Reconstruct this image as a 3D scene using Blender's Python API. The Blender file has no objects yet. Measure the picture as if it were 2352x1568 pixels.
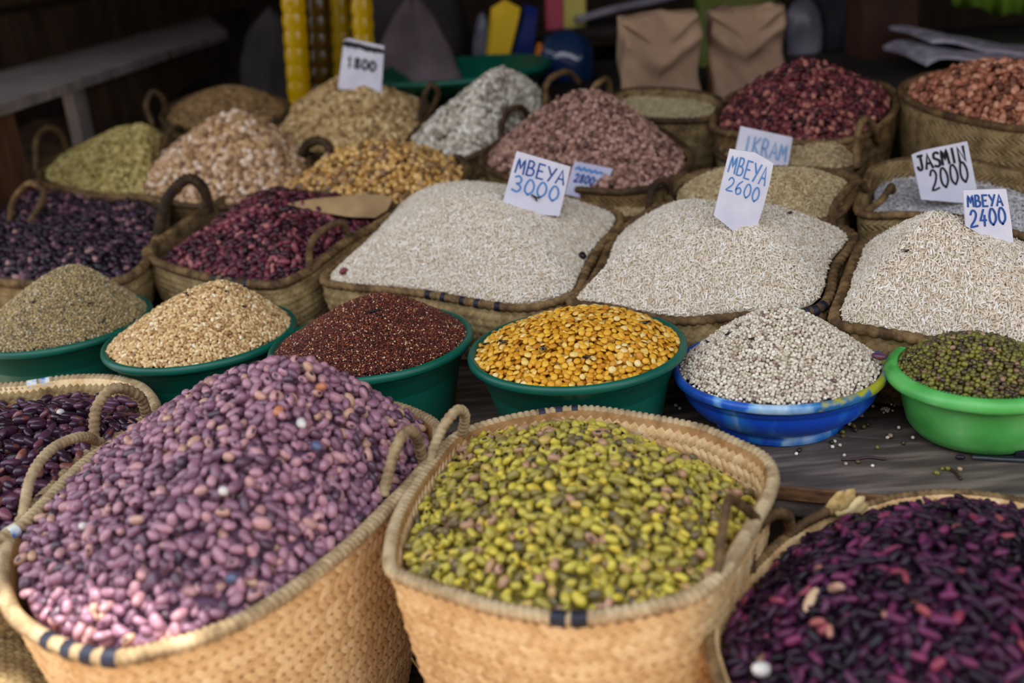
import bpy, bmesh, math, random
import numpy as np
from mathutils import Vector, Matrix, Euler

random.seed(7)
rng = np.random.default_rng(7)
scene = bpy.context.scene
COL = scene.collection
TABLE = 0.75                                   # height of the table top

# ------------------------------------------------------------------ camera
FPX = 2613.0
PITCH, ROLL = math.radians(20.5), math.radians(5.5)
CAM = np.array([0.0, 0.0, TABLE + 0.49])
_f = np.array([0, math.cos(PITCH), -math.sin(PITCH)])
_u0 = np.array([0, math.sin(PITCH), math.cos(PITCH)])
_r0 = np.array([1.0, 0, 0])
_r = _r0 * math.cos(ROLL) - _u0 * math.sin(ROLL)
_u = _u0 * math.cos(ROLL) + _r0 * math.sin(ROLL)
cam_data = bpy.data.cameras.new('camera')
cam = bpy.data.objects.new('camera', cam_data)
COL.objects.link(cam)
cam.matrix_world = Matrix(((_r[0], _u[0], -_f[0], CAM[0]), (_r[1], _u[1], -_f[1], CAM[1]),
                           (_r[2], _u[2], -_f[2], CAM[2]), (0, 0, 0, 1)))
cam_data.sensor_width = 36.0
cam_data.lens = 36.0 * FPX / 2352
cam_data.clip_start = 0.02
cam_data.dof.use_dof = True
cam_data.dof.focus_distance = 1.10
cam_data.dof.aperture_fstop = 3.4
scene.camera = cam

# ------------------------------------------------------------------ light
SUN_TILT, SUN_SIDE = 0.06, -0.03
world = bpy.data.worlds.new('overcast_sky')
scene.world = world
world.use_nodes = True
wn = world.node_tree.nodes
wn['Background'].inputs[0].default_value = (0.84, 0.90, 1.0, 1)
wn['Background'].inputs[1].default_value = 2.3
sun_data = bpy.data.lights.new('sun', 'SUN')
sun_data.energy = 8.0
sun_data.color = (1.0, 0.95, 0.88)
sun_data.angle = math.radians(1.5)
sun = bpy.data.objects.new('sun', sun_data)
COL.objects.link(sun)
sun.location = (0, -1, 4)
sun.rotation_euler = Vector((-SUN_SIDE, SUN_TILT, -1.0)).to_track_quat('-Z', 'Y').to_euler()
scene.view_settings.view_transform = 'Standard'
scene.view_settings.look = 'None'
scene.view_settings.gamma = 1
scene.view_settings.use_curve_mapping = False
scene.view_settings.exposure = 0.32

# ------------------------------------------------------------------ geometry of the place
STALL = math.radians(-23)                       # the stall front runs away to one side
AX = np.array([math.cos(STALL), math.sin(STALL)])
NX = np.array([-math.sin(STALL), math.cos(STALL)])
SLOPE, V0 = 0.20, 1.10                          # the display deck rises behind the bowls
EDGE_V = 0.905


def ray(px, py):
    return _f + _r * (px - 1176) / FPX + _u * (784 - py) / FPX


def at_h(px, py, h):
    d = ray(px, py)
    return CAM + d * ((TABLE + h - CAM[2]) / d[2])


def on_deck(px, py, h):
    d = ray(px, py)
    nd = NX[0] * d[0] + NX[1] * d[1]
    t = (TABLE + h - SLOPE * V0 - CAM[2]) / (d[2] - SLOPE * nd)
    return CAM + d * t


def at_y(px, py, y):
    d = ray(px, py)
    return CAM + d * (y / d[1])


def vv(p):
    return NX[0] * p[0] + NX[1] * p[1]


def deck_z(p):
    return TABLE + max(0.0, SLOPE * (vv(p) - V0))


def ground_z(p):
    """what the things at the rear stand on: the sloping deck, then the level ledge"""
    return deck_z(p) if vv(p) < 1.955 else TABLE + .185


def stall(a, v, z=0.0):
    return np.array([AX[0] * a + NX[0] * v, AX[1] * a + NX[1] * v, z])


def project(p):
    d = np.asarray(p) - CAM
    w = d @ _f
    return 1176 + FPX * (d @ _r) / w, 784 - FPX * (d @ _u) / w, w


# ------------------------------------------------------------------ object helpers
def tag(o, label=None, cat=None, group=None, kind=None):
    if label: o['label'] = label
    if cat: o['category'] = cat
    if group: o['group'] = group
    if kind: o['kind'] = kind
    return o


def link(name, me, material=None, parent=None, smooth=True):
    if material is not None and not me.materials:
        me.materials.append(material)
    if smooth and len(me.polygons):
        me.polygons.foreach_set('use_smooth', np.ones(len(me.polygons), dtype=bool))
    o = bpy.data.objects.new(name, me)
    COL.objects.link(o)
    if parent is not None:
        o.parent = parent
        o.matrix_parent_inverse = parent.matrix_world.inverted()
    return o


def mesh(name, verts, faces):
    me = bpy.data.meshes.new(name)
    me.from_pydata([tuple(map(float, v)) for v in verts], [], [tuple(map(int, f)) for f in faces])
    me.update()
    return me


def empty(name, loc):
    o = bpy.data.objects.new(name, None)
    o.location = tuple(map(float, loc))
    o.empty_display_size = 0.05
    COL.objects.link(o)
    o.matrix_world = Matrix.Translation(Vector(tuple(map(float, loc))))
    return o


def join(parts):
    V, Fc, n = [], [], 0
    for v, f in parts:
        V.extend(v); Fc.extend([tuple(i + n for i in q) for q in f]); n += len(v)
    return V, Fc


def box_from(corners_bottom, z0, z1):
    """prism from a polygon (list of xy) between two heights (numbers or per-corner lists)"""
    n = len(corners_bottom)
    zb = z0 if hasattr(z0, '__len__') else [z0] * n
    zt = z1 if hasattr(z1, '__len__') else [z1] * n
    V = [(c[0], c[1], zb[i]) for i, c in enumerate(corners_bottom)] + [(c[0], c[1], zt[i]) for i, c in enumerate(corners_bottom)]
    Fc = [tuple(range(n - 1, -1, -1)), tuple(range(n, 2 * n))]
    for i in range(n):
        j = (i + 1) % n
        Fc.append((i, j, n + j, n + i))
    return V, Fc


def bevelled(me, w=0.002, seg=2):
    bm = bmesh.new(); bm.from_mesh(me)
    bmesh.ops.recalc_face_normals(bm, faces=bm.faces)
    bmesh.ops.bevel(bm, geom=list(bm.edges), offset=w, segments=seg, affect='EDGES', profile=0.6)
    bm.to_mesh(me); bm.free()
    return me


def curve_points(pts, n, closed=True):
    """Catmull-Rom through pts resampled to n points of even spacing"""
    P = np.array(pts, float); m = len(P); out = []
    for i in range(m if closed else m - 1):
        if closed:
            p0, p1, p2, p3 = P[(i - 1) % m], P[i], P[(i + 1) % m], P[(i + 2) % m]
        else:
            p1, p2 = P[i], P[i + 1]
            p0 = P[i - 1] if i else 2 * p1 - p2
            p3 = P[i + 2] if i + 2 < m else 2 * p2 - p1
        for t in np.linspace(0, 1, 24, endpoint=False):
            out.append(.5 * ((2 * p1) + (-p0 + p2) * t + (2 * p0 - 5 * p1 + 4 * p2 - p3) * t * t + (-p0 + 3 * p1 - 3 * p2 + p3) * t ** 3))
    if closed: out.append(out[0])
    else: out.append(P[-1])
    Q = np.array(out)
    s = np.concatenate([[0], np.cumsum(np.linalg.norm(np.diff(Q, axis=0), axis=1))])
    u = np.linspace(0, s[-1], n, endpoint=not closed)
    return np.stack([np.interp(u, s, Q[:, k]) for k in range(3)], 1), s[-1]


def rope(path, radius, closed, sides=8, wrap=0.008, ridge=0.16, flat=1.0):
    """a wound rope: a tube with a slanting saw-tooth of wraps"""
    P = np.asarray(path); n = len(P)
    T = (np.roll(P, -1, 0) - np.roll(P, 1, 0)) if closed else np.gradient(P, axis=0)
    T /= np.linalg.norm(T, axis=1)[:, None] + 1e-12
    up = np.array([0, 0, 1.0])
    s = np.concatenate([[0], np.cumsum(np.linalg.norm(np.diff(P, axis=0), axis=1))])
    V, Fc = [], []
    prev = None
    for i in range(n):
        a = np.cross(T[i], up)
        if np.linalg.norm(a) < 0.35:
            a = prev if prev is not None else np.cross(T[i], np.array([1.0, 0.2, 0]))
            a = a - T[i] * (a @ T[i])
        a /= np.linalg.norm(a)
        if prev is not None and a @ prev < 0: a = -a
        prev = a
        b = np.cross(a, T[i])
        for k in range(sides):
            g = 2 * math.pi * k / sides
            ph = (s[i] / wrap + k / sides) % 1.0
            r = radius * (1 + ridge * (math.sin(math.pi * min(1, ph / .85)) ** .6 - .6) * 1.3)
            V.append(P[i] + a * math.cos(g) * r * flat + b * math.sin(g) * r)
    m = n if closed else n - 1
    for i in range(m):
        j = (i + 1) % n
        for k in range(sides):
            l = (k + 1) % sides
            Fc.append((i * sides + k, i * sides + l, j * sides + l, j * sides + k))
    if not closed:
        Fc.append(tuple(range(sides - 1, -1, -1)))
        Fc.append(tuple((n - 1) * sides + k for k in range(sides)))
    return V, Fc


def lathe(profile, seg=72, c=(0, 0, 0), closed_bottom=True):
    V, Fc = [], []
    for r, z in profile:
        for k in range(seg):
            g = 2 * math.pi * k / seg
            V.append((c[0] + r * math.cos(g), c[1] + r * math.sin(g), c[2] + z))
    for i in range(len(profile) - 1):
        for k in range(seg):
            l = (k + 1) % seg
            Fc.append((i * seg + k, i * seg + l, (i + 1) * seg + l, (i + 1) * seg + k))
    if closed_bottom:
        Fc.append(tuple(range(seg - 1, -1, -1)))
    return V, Fc


def ellipsoid(rx, ry, rz, seg=12, rings=8, bend=0.0, flat_bottom=0.0):
    V, Fc = [(0, 0, rz)], []
    for i in range(1, rings):
        t = math.pi * i / rings
        for k in range(seg):
            g = 2 * math.pi * k / seg
            V.append((rx * math.sin(t) * math.cos(g), ry * math.sin(t) * math.sin(g), rz * math.cos(t)))
    V.append((0, 0, -rz))
    for k in range(seg):
        Fc.append((0, 1 + k, 1 + (k + 1) % seg))
    for i in range(rings - 2):
        for k in range(seg):
            l = (k + 1) % seg
            Fc.append((1 + i * seg + k, 1 + (i + 1) * seg + k, 1 + (i + 1) * seg + l, 1 + i * seg + l))
    b = 1 + (rings - 2) * seg
    for k in range(seg):
        Fc.append((len(V) - 1, b + (k + 1) % seg, b + k))
    out = []
    for x, y, z in V:
        y2 = y + bend * (x / rx) ** 2 * ry
        if flat_bottom and z < 0: z *= (1 - flat_bottom)
        out.append((x, y2, z))
    return out, Fc


# ------------------------------------------------------------------ materials
def srgb(r, g, b):
    f = lambda c: (c / 255 / 12.92) if c / 255 <= .04045 else ((c / 255 + .055) / 1.055) ** 2.4
    return (f(r), f(g), f(b), 1)


def new_mat(name, rough=.6, spec=.5):
    m = bpy.data.materials.new(name); m.use_nodes = True
    b = m.node_tree.nodes['Principled BSDF']
    b.inputs['Roughness'].default_value = rough
    b.inputs['Specular IOR Level'].default_value = spec
    return m, m.node_tree.nodes, m.node_tree.links, b


def ramp_node(N, stops, interp='LINEAR'):
    r = N.new('ShaderNodeValToRGB'); r.color_ramp.interpolation = interp
    e = r.color_ramp.elements
    e[0].position, e[0].color = stops[0][0], stops[0][1]
    e[1].position, e[1].color = stops[-1][0], stops[-1][1]
    for p, c in stops[1:-1]:
        x = e.new(p); x.color = c
    return r


def grain_mat(name, stops, rough=.5, spec=.4, eye=None, mottle=.25, mscale=2.2):
    """each grain takes its own tone of the ramp; a little mottling on every one"""
    m, N, L, b = new_mat(name, rough, spec)
    info = N.new('ShaderNodeObjectInfo')
    r = ramp_node(N, stops)
    L.new(info.outputs['Random'], r.inputs[0])
    tc = N.new('ShaderNodeTexCoord'); nz = N.new('ShaderNodeTexNoise')
    nz.inputs['Scale'].default_value = mscale; nz.inputs['Detail'].default_value = 3
    add = N.new('ShaderNodeVectorMath'); add.operation = 'ADD'
    sc = N.new('ShaderNodeVectorMath'); sc.operation = 'SCALE'; sc.inputs['Scale'].default_value = 37
    comb = N.new('ShaderNodeCombineXYZ')
    for i in range(3): L.new(info.outputs['Random'], comb.inputs[i])
    L.new(comb.outputs[0], sc.inputs[0]); L.new(tc.outputs['Generated'], add.inputs[0]); L.new(sc.outputs[0], add.inputs[1])
    L.new(add.outputs[0], nz.inputs['Vector'])
    hs = N.new('ShaderNodeHueSaturation')
    mp = N.new('ShaderNodeMapRange'); mp.inputs[1].default_value = .3; mp.inputs[2].default_value = .7
    mp.inputs[3].default_value = 1 - mottle; mp.inputs[4].default_value = 1 + mottle
    L.new(nz.outputs[0], mp.inputs[0]); L.new(mp.outputs[0], hs.inputs['Value']); L.new(r.outputs[0], hs.inputs['Color'])
    col = hs.outputs[0]
    if eye:
        at = N.new('ShaderNodeAttribute'); at.attribute_name = 'eye'
        r1 = ramp_node(N, [(0, (0, 0, 0, 1)), (.45, (0, 0, 0, 1)), (.6, (1, 1, 1, 1))])
        r2 = ramp_node(N, [(0, (0, 0, 0, 1)), (.8, (0, 0, 0, 1)), (.9, (1, 1, 1, 1))])
        L.new(at.outputs['Fac'], r1.inputs[0]); L.new(at.outputs['Fac'], r2.inputs[0])
        m1 = N.new('ShaderNodeMixRGB'); m1.inputs[2].default_value = eye[0]
        m2 = N.new('ShaderNodeMixRGB'); m2.inputs[2].default_value = eye[1]
        L.new(r1.outputs[0], m1.inputs[0]); L.new(col, m1.inputs[1])
        L.new(r2.outputs[0], m2.inputs[0]); L.new(m1.outputs[0], m2.inputs[1])
        col = m2.outputs[0]
    L.new(col, b.inputs['Base Color'])
    return m


def noise_mat(name, stops, scale=20, stretch=(1, 1, 1), rough=.7, spec=.3, bump=.0, coord='Object', detail=6):
    m, N, L, b = new_mat(name, rough, spec)
    tc = N.new('ShaderNodeTexCoord'); mp = N.new('ShaderNodeMapping'); mp.inputs['Scale'].default_value = stretch
    nz = N.new('ShaderNodeTexNoise'); nz.inputs['Scale'].default_value = scale; nz.inputs['Detail'].default_value = detail
    L.new(tc.outputs[coord], mp.inputs[0]); L.new(mp.outputs[0], nz.inputs['Vector'])
    r = ramp_node(N, stops); L.new(nz.outputs[0], r.inputs[0]); L.new(r.outputs[0], b.inputs['Base Color'])
    if bump:
        bp = N.new('ShaderNodeBump'); bp.inputs['Strength'].default_value = bump; bp.inputs['Distance'].default_value = .002
        L.new(nz.outputs[0], bp.inputs['Height']); L.new(bp.outputs[0], b.inputs['Normal'])
    return m


def straw_mat(name, a, b_, c, weave=False, rough=.75):
    """dry palm leaf: strands of three tones; the far baskets carry their plait as relief along the UV"""
    m, N, L, b = new_mat(name, rough, .25)
    tc = N.new('ShaderNodeTexCoord')
    nz = N.new('ShaderNodeTexNoise'); nz.inputs['Scale'].default_value = 55; nz.inputs['Detail'].default_value = 6
    nz.inputs['Roughness'].default_value = .7
    L.new(tc.outputs['Object'], nz.inputs['Vector'])
    info = N.new('ShaderNodeObjectInfo')
    mx = N.new('ShaderNodeMath'); mx.operation = 'MULTIPLY_ADD'; mx.inputs[1].default_value = .16
    L.new(info.outputs['Random'], mx.inputs[0]); L.new(nz.outputs[0], mx.inputs[2])
    r = ramp_node(N, [(.36, a), (.55, b_), (.72, c)])
    L.new(mx.outputs[0], r.inputs[0])
    L.new(r.outputs[0], b.inputs['Base Color'])
    if weave:
        uv = N.new('ShaderNodeUVMap'); sep = N.new('ShaderNodeSeparateXYZ'); L.new(uv.outputs[0], sep.inputs[0])

        def math_(op, x, y=None, z=None):
            n = N.new('ShaderNodeMath'); n.operation = op
            for i, q in enumerate((x, y, z)):
                if q is None: continue
                if isinstance(q, (int, float)): n.inputs[i].default_value = q
                else: L.new(q, n.inputs[i])
            return n.outputs[0]
        row = math_('MULTIPLY', sep.outputs[1], 1 / .014)
        tri = math_('PINGPONG', row, .5)
        u = math_('MULTIPLY_ADD', sep.outputs[0], 1 / .008, math_('MULTIPLY', tri, 2.2))
        fr = math_('PINGPONG', u, .5)
        hgt = math_('ADD', math_('MULTIPLY', fr, 1.0), math_('MULTIPLY', tri, .9))
        bp = N.new('ShaderNodeBump'); bp.inputs['Strength'].default_value = .9; bp.inputs['Distance'].default_value = .003
        L.new(hgt, bp.inputs['Height']); L.new(bp.outputs[0], b.inputs['Normal'])
    return m


def plain(name, col, rough=.5, spec=.5):
    m, N, L, b = new_mat(name, rough, spec)
    b.inputs['Base Color'].default_value = col
    return m


M_STRAW = straw_mat('straw_fresh', srgb(176, 132, 84), srgb(216, 178, 126), srgb(236, 208, 162))
M_CORE = straw_mat('straw_core', srgb(112, 76, 40), srgb(146, 104, 60), srgb(172, 130, 82))  # basket body, darkened in colour to paint shade in the gaps between strips
M_STRAW_IN = straw_mat('straw_inner', srgb(150, 118, 66), srgb(205, 172, 112), srgb(226, 200, 146))
M_STRAW_OLD = straw_mat('straw_old', srgb(72, 55, 33), srgb(118, 96, 62), srgb(156, 131, 90), weave=True)
M_STRAW_DARK = straw_mat('straw_dark', srgb(58, 42, 24), srgb(104, 80, 48), srgb(140, 112, 70), weave=True)
M_STRIP_OLD = straw_mat('strip_old', srgb(84, 64, 40), srgb(138, 114, 75), srgb(178, 152, 106))
M_ROPE = straw_mat('rope_straw', srgb(98, 78, 54), srgb(154, 130, 96), srgb(190, 167, 130))
M_ROPE_OLD = straw_mat('rope_old', srgb(48, 35, 22), srgb(92, 70, 44), srgb(138, 110, 72))
M_ROPE_DARK = straw_mat('rope_dark', srgb(34, 25, 17), srgb(66, 48, 31), srgb(98, 74, 48))
M_BAND = noise_mat('band_black', [(.3, srgb(18, 18, 26)), (.7, srgb(44, 46, 62))], 60, rough=.5)
M_BAND_BLUE = noise_mat('band_blue', [(.35, srgb(40, 110, 190)), (.5, srgb(225, 230, 232)), (.65, srgb(222, 212, 90))], 70, rough=.4)

# ------------------------------------------------------------------ the setting
M_WOOD = noise_mat('wood_table', [(.25, srgb(52, 45, 42)), (.5, srgb(90, 79, 73)), (.75, srgb(140, 124, 113))], 34, (1, 1, 1), .62, .35, .35)
for n in M_WOOD.node_tree.nodes:
    if n.type == 'MAPPING':
        n.inputs['Rotation'].default_value = (0, 0, -STALL); n.inputs['Scale'].default_value = (.3, 2.2, 2)
M_WOOD_EDGE = noise_mat('wood_edge', [(.3, srgb(60, 40, 28)), (.7, srgb(150, 108, 74))], 30, (1, 1, 4), .7, .2, .3)
M_WOOD_DARK = noise_mat('wood_dark', [(.3, srgb(40, 29, 21)), (.7, srgb(82, 62, 46))], 9, (3, 3, .6), .75, .2, .3)
M_WOOD_GREY = noise_mat('wood_grey', [(.3, srgb(98, 90, 86)), (.7, srgb(142, 132, 126))], 12, (1, 3, 1), .7, .3, .2)
M_WOOD_BROWN = noise_mat('wood_brown', [(.3, srgb(60, 38, 25)), (.7, srgb(98, 66, 44))], 12, (3, 3, .6), .75, .2, .2)
M_SOIL = noise_mat('soil', [(.3, srgb(150, 120, 92)), (.7, srgb(196, 168, 136))], 6, rough=.9, bump=.3)
M_ROOF = noise_mat('roof_sheet', [(.3, srgb(60, 55, 52)), (.7, srgb(90, 84, 80))], 5, rough=.6)
M_WALL = noise_mat('wall_board', [(.3, srgb(26, 22, 20)), (.7, srgb(48, 40, 35))], 7, (4, 1, .5), rough=.85)


def slab(name, poly, z0, z1, m, parent=None, bevel=0.0, smooth=False):
    me = mesh(name, *box_from(poly, z0, z1))
    if bevel: bevelled(me, bevel)
    else:
        bm = bmesh.new(); bm.from_mesh(me); bmesh.ops.recalc_face_normals(bm, faces=bm.faces); bm.to_mesh(me); bm.free()
    return link(name, me, m, parent, smooth)


def strip(a0, a1, v0, v1):
    return [stall(a0, v0)[:2], stall(a1, v0)[:2], stall(a1, v1)[:2], stall(a0, v1)[:2]]


tag(slab('floor', [(-9, -9), (9, -9), (9, 9), (-9, 9)], -.1, 0, M_SOIL), kind='structure')
ROOF_V = 0.43
tag(slab('ceiling', strip(-2.6, 2.2, ROOF_V, 3.75), [2.15, 2.15, 1.85, 1.85], [2.17, 2.17, 1.87, 1.87], M_ROOF), kind='structure')
back = slab('wall_back', strip(-2.6, 2.2, 3.6, 3.65), 0, 1.9, M_WALL); tag(back, kind='structure')
tag(slab('wall_sky_block', strip(-6, 6, -3.3, -3.2), 0, 3.0, noise_mat('sky_block_brown', [(.3, srgb(96, 84, 72)), (.7, srgb(128, 112, 96))], 3, rough=.9)), kind='structure')  # unseen wall added across the lane to cut low sky light
tag(slab('wall_right', strip(2.05, 2.12, .55, 3.6), 0, 1.88, M_WALL), kind='structure')
tag(slab('wall_left', strip(-2.5, -2.42, .85, 3.6), 0, 1.88, M_WALL), kind='structure')

# table: front plank, planks behind, sloping deck boards, legs
tab = empty('market_table', stall(0, 1.5))
tag(tab, 'dark weathered wooden market table carrying the bowls and baskets', 'table')
for k, (v0, v1) in enumerate(((EDGE_V, 1.012), (1.016, 1.125))):
    slab('plank', strip(-1.7, 1.5, v0, v1), TABLE - .032, TABLE - (0, .0015)[k], M_WOOD, tab, .0025)
slab('edge_strip', strip(-1.7, 1.5, EDGE_V - .003, EDGE_V + .0005), TABLE - .014, TABLE - .0012, M_WOOD_EDGE, tab, .001)
slab('front_rail', strip(-1.7, 1.5, EDGE_V + .018, EDGE_V + .045), TABLE - .13, TABLE - .034, M_WOOD_DARK, tab, .003)
for k in range(5):
    v0 = 1.13 + k * .165; v1 = v0 + .16
    z = lambda v: TABLE + SLOPE * max(0, v - V0) - .004
    slab('plank', strip(-1.9, 1.6, v0, v1), [z(v0) - .03, z(v0) - .03, z(v1) - .03, z(v1) - .03], [z(v0), z(v0), z(v1), z(v1)], M_WOOD_DARK, tab)
for a in (-1.55, 1.35):
    for v in (EDGE_V + .06, 1.85):
        slab('leg', strip(a, a + .07, v, v + .07), 0, TABLE + (.11 if v > 1.5 else -.035), M_WOOD_DARK, tab)
# lower bench in front of the table
BENCH = TABLE - .235
ben = empty('low_bench', stall(0, .7))
tag(ben, 'low dark plank bench under the front baskets', 'bench')
for k in range(4):
    v0 = .30 + k * .151
    slab('plank', strip(-1.4, 1.3, v0, v0 + .147), BENCH - .03, BENCH, M_WOOD, ben, .002)
for a in (-1.25, 1.1):
    for v in (.33, .82):
        slab('leg', strip(a, a + .06, v, v + .06), 0, BENCH - .03, M_WOOD_DARK, ben)

# ------------------------------------------------------------------ heaps
class Field:
    """a heap: height over a star-shaped outline around its top"""
    def __init__(self, rim, peak, p=1.3, tip=.16, lump=.004, lumpk=34., seed=0):
        self.c = np.array(peak[:2]); self.zp = peak[2]; self.p = p; self.e = tip; self.lump = lump; self.k = lumpk
        d = rim[:, :2] - self.c
        th = np.arctan2(d[:, 1], d[:, 0]); o = np.argsort(th)
        self.th, self.R, self.zr = th[o], np.linalg.norm(d, axis=1)[o], rim[o, 2]
        self.core, self.step = .985, .008
        self.lo, self.hi = rim[:, :2].min(0), rim[:, :2].max(0)
        g = np.random.default_rng(seed); self.ph = g.uniform(0, 6.28, 6); self.dir = g.normal(0, 1, (6, 2))

    def __call__(self, x, y):
        dx, dy = x - self.c[0], y - self.c[1]
        r = np.hypot(dx, dy); a = np.arctan2(dy, dx)
        R = np.interp(a, self.th, self.R, period=2 * math.pi); zr = np.interp(a, self.th, self.zr, period=2 * math.pi)
        t = r / R; e, p = self.e, self.p
        f = 1 - ((t * t + e * e) ** (p / 2) - e ** p) / ((1 + e * e) ** (p / 2) - e ** p)
        n = sum(np.sin(self.k * (self.dir[i, 0] * x + self.dir[i, 1] * y) + self.ph[i]) for i in range(6)) / 3
        z = zr + (self.zp - zr) * f + self.lump * n * np.clip(1.3 - t, 0, 1) * np.clip(t * 4, .3, 1)
        return z, t


def hex_points(fd, d, jit=.33, tmax=.985):
    nx = int((fd.hi[0] - fd.lo[0]) / d) + 2; ny = int((fd.hi[1] - fd.lo[1]) / (d * .866)) + 2
    X, Y = np.meshgrid(np.arange(nx), np.arange(ny))
    x = fd.lo[0] + (X + .5 * (Y % 2)) * d; y = fd.lo[1] + Y * d * .866
    x = (x + rng.uniform(-jit, jit, x.shape) * d).ravel(); y = (y + rng.uniform(-jit, jit, y.shape) * d).ravel()
    z, t = fd(x, y)
    k = t < tmax
    return x[k], y[k], z[k]


def poisson_points(fd, d, tries=14, tmax=.985):
    """dart throwing on the heap, the distance measured along its slope"""
    area = np.prod(fd.hi - fd.lo); n = int(area / (d * d) * tries)
    x = rng.uniform(fd.lo[0], fd.hi[0], n); y = rng.uniform(fd.lo[1], fd.hi[1], n)
    z, t = fd(x, y); k = t < tmax
    x, y, z = x[k], y[k], z[k]
    cell = {}; keep = []; d2 = d * d
    for i, (a, b, c) in enumerate(zip(x.tolist(), y.tolist(), z.tolist())):
        ka, kb = int(a / d), int(b / d)
        ok = True
        for ia in (ka - 1, ka, ka + 1):
            for ib in (kb - 1, kb, kb + 1):
                for (p, q, s) in cell.get((ia, ib), ()):
                    if (p - a) ** 2 + (q - b) ** 2 + (s - c) ** 2 < d2:
                        ok = False; break
                if not ok: break
            if not ok: break
        if ok:
            cell.setdefault((ka, kb), []).append((a, b, c)); keep.append(i)
    return x[keep], y[keep], z[keep]


def orient(fd, x, y, tilt, roll):
    n = len(x); e = 1e-3
    gx = (fd(x + e, y)[0] - fd(x - e, y)[0]) / (2 * e); gy = (fd(x, y + e)[0] - fd(x, y - e)[0]) / (2 * e)
    yaw = rng.uniform(0, 2 * math.pi, n)
    along = gx * np.cos(yaw) + gy * np.sin(yaw); across = -gx * np.sin(yaw) + gy * np.cos(yaw)
    ry = -np.arctan(along) + rng.normal(0, tilt, n)
    rx = np.arctan(across) + rng.normal(0, roll, n)
    return np.stack([rx, ry, yaw], 1)


def scatter_group(name, prim, source, material):
    ng = bpy.data.node_groups.new(name, 'GeometryNodeTree')
    ng.interface.new_socket('Geometry', in_out='INPUT', socket_type='NodeSocketGeometry')
    ng.interface.new_socket('Geometry', in_out='OUTPUT', socket_type='NodeSocketGeometry')
    N, L = ng.nodes, ng.links
    gi, go = N.new('NodeGroupInput'), N.new('NodeGroupOutput')

    def named(nm, t):
        a = N.new('GeometryNodeInputNamedAttribute'); a.data_type = t; a.inputs[0].default_value = nm
        return [s for s in a.outputs if s.enabled and s.name == 'Attribute'][0]
    sep = N.new('GeometryNodeSeparateGeometry'); sep.domain = 'POINT'
    L.new(gi.outputs[0], sep.inputs[0]); L.new(named('inst', 'BOOLEAN'), sep.inputs['Selection'])
    iop = N.new('GeometryNodeInstanceOnPoints'); L.new(sep.outputs[0], iop.inputs['Points'])
    e2r = N.new('FunctionNodeEulerToRotation'); L.new(named('rot', 'FLOAT_VECTOR'), e2r.inputs[0])
    L.new(e2r.outputs[0], iop.inputs['Rotation']); L.new(named('scl', 'FLOAT'), iop.inputs['Scale'])
    if source is not None:
        oi = N.new('GeometryNodeObjectInfo'); oi.inputs['Object'].default_value = source; oi.transform_space = 'ORIGINAL'
        L.new(oi.outputs['Geometry'], iop.inputs['Instance'])
    else:
        sp = N.new('GeometryNodeMeshUVSphere'); sp.inputs['Segments'].default_value = prim[3]; sp.inputs['Rings'].default_value = prim[4]
        sp.inputs['Radius'].default_value = 1
        tr = N.new('GeometryNodeTransform'); tr.inputs['Scale'].default_value = prim[:3]
        sm = N.new('GeometryNodeSetShadeSmooth'); st = N.new('GeometryNodeSetMaterial'); st.inputs['Material'].default_value = material
        L.new(sp.outputs[0], tr.inputs[0]); L.new(tr.outputs[0], sm.inputs[0]); L.new(sm.outputs[0], st.inputs[0])
        L.new(st.outputs[0], iop.inputs['Instance'])
    jn = N.new('GeometryNodeJoinGeometry')
    L.new(sep.outputs[1], jn.inputs[0]); L.new(iop.outputs[0], jn.inputs[0]); L.new(jn.outputs[0], go.inputs[0])
    return ng


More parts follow.
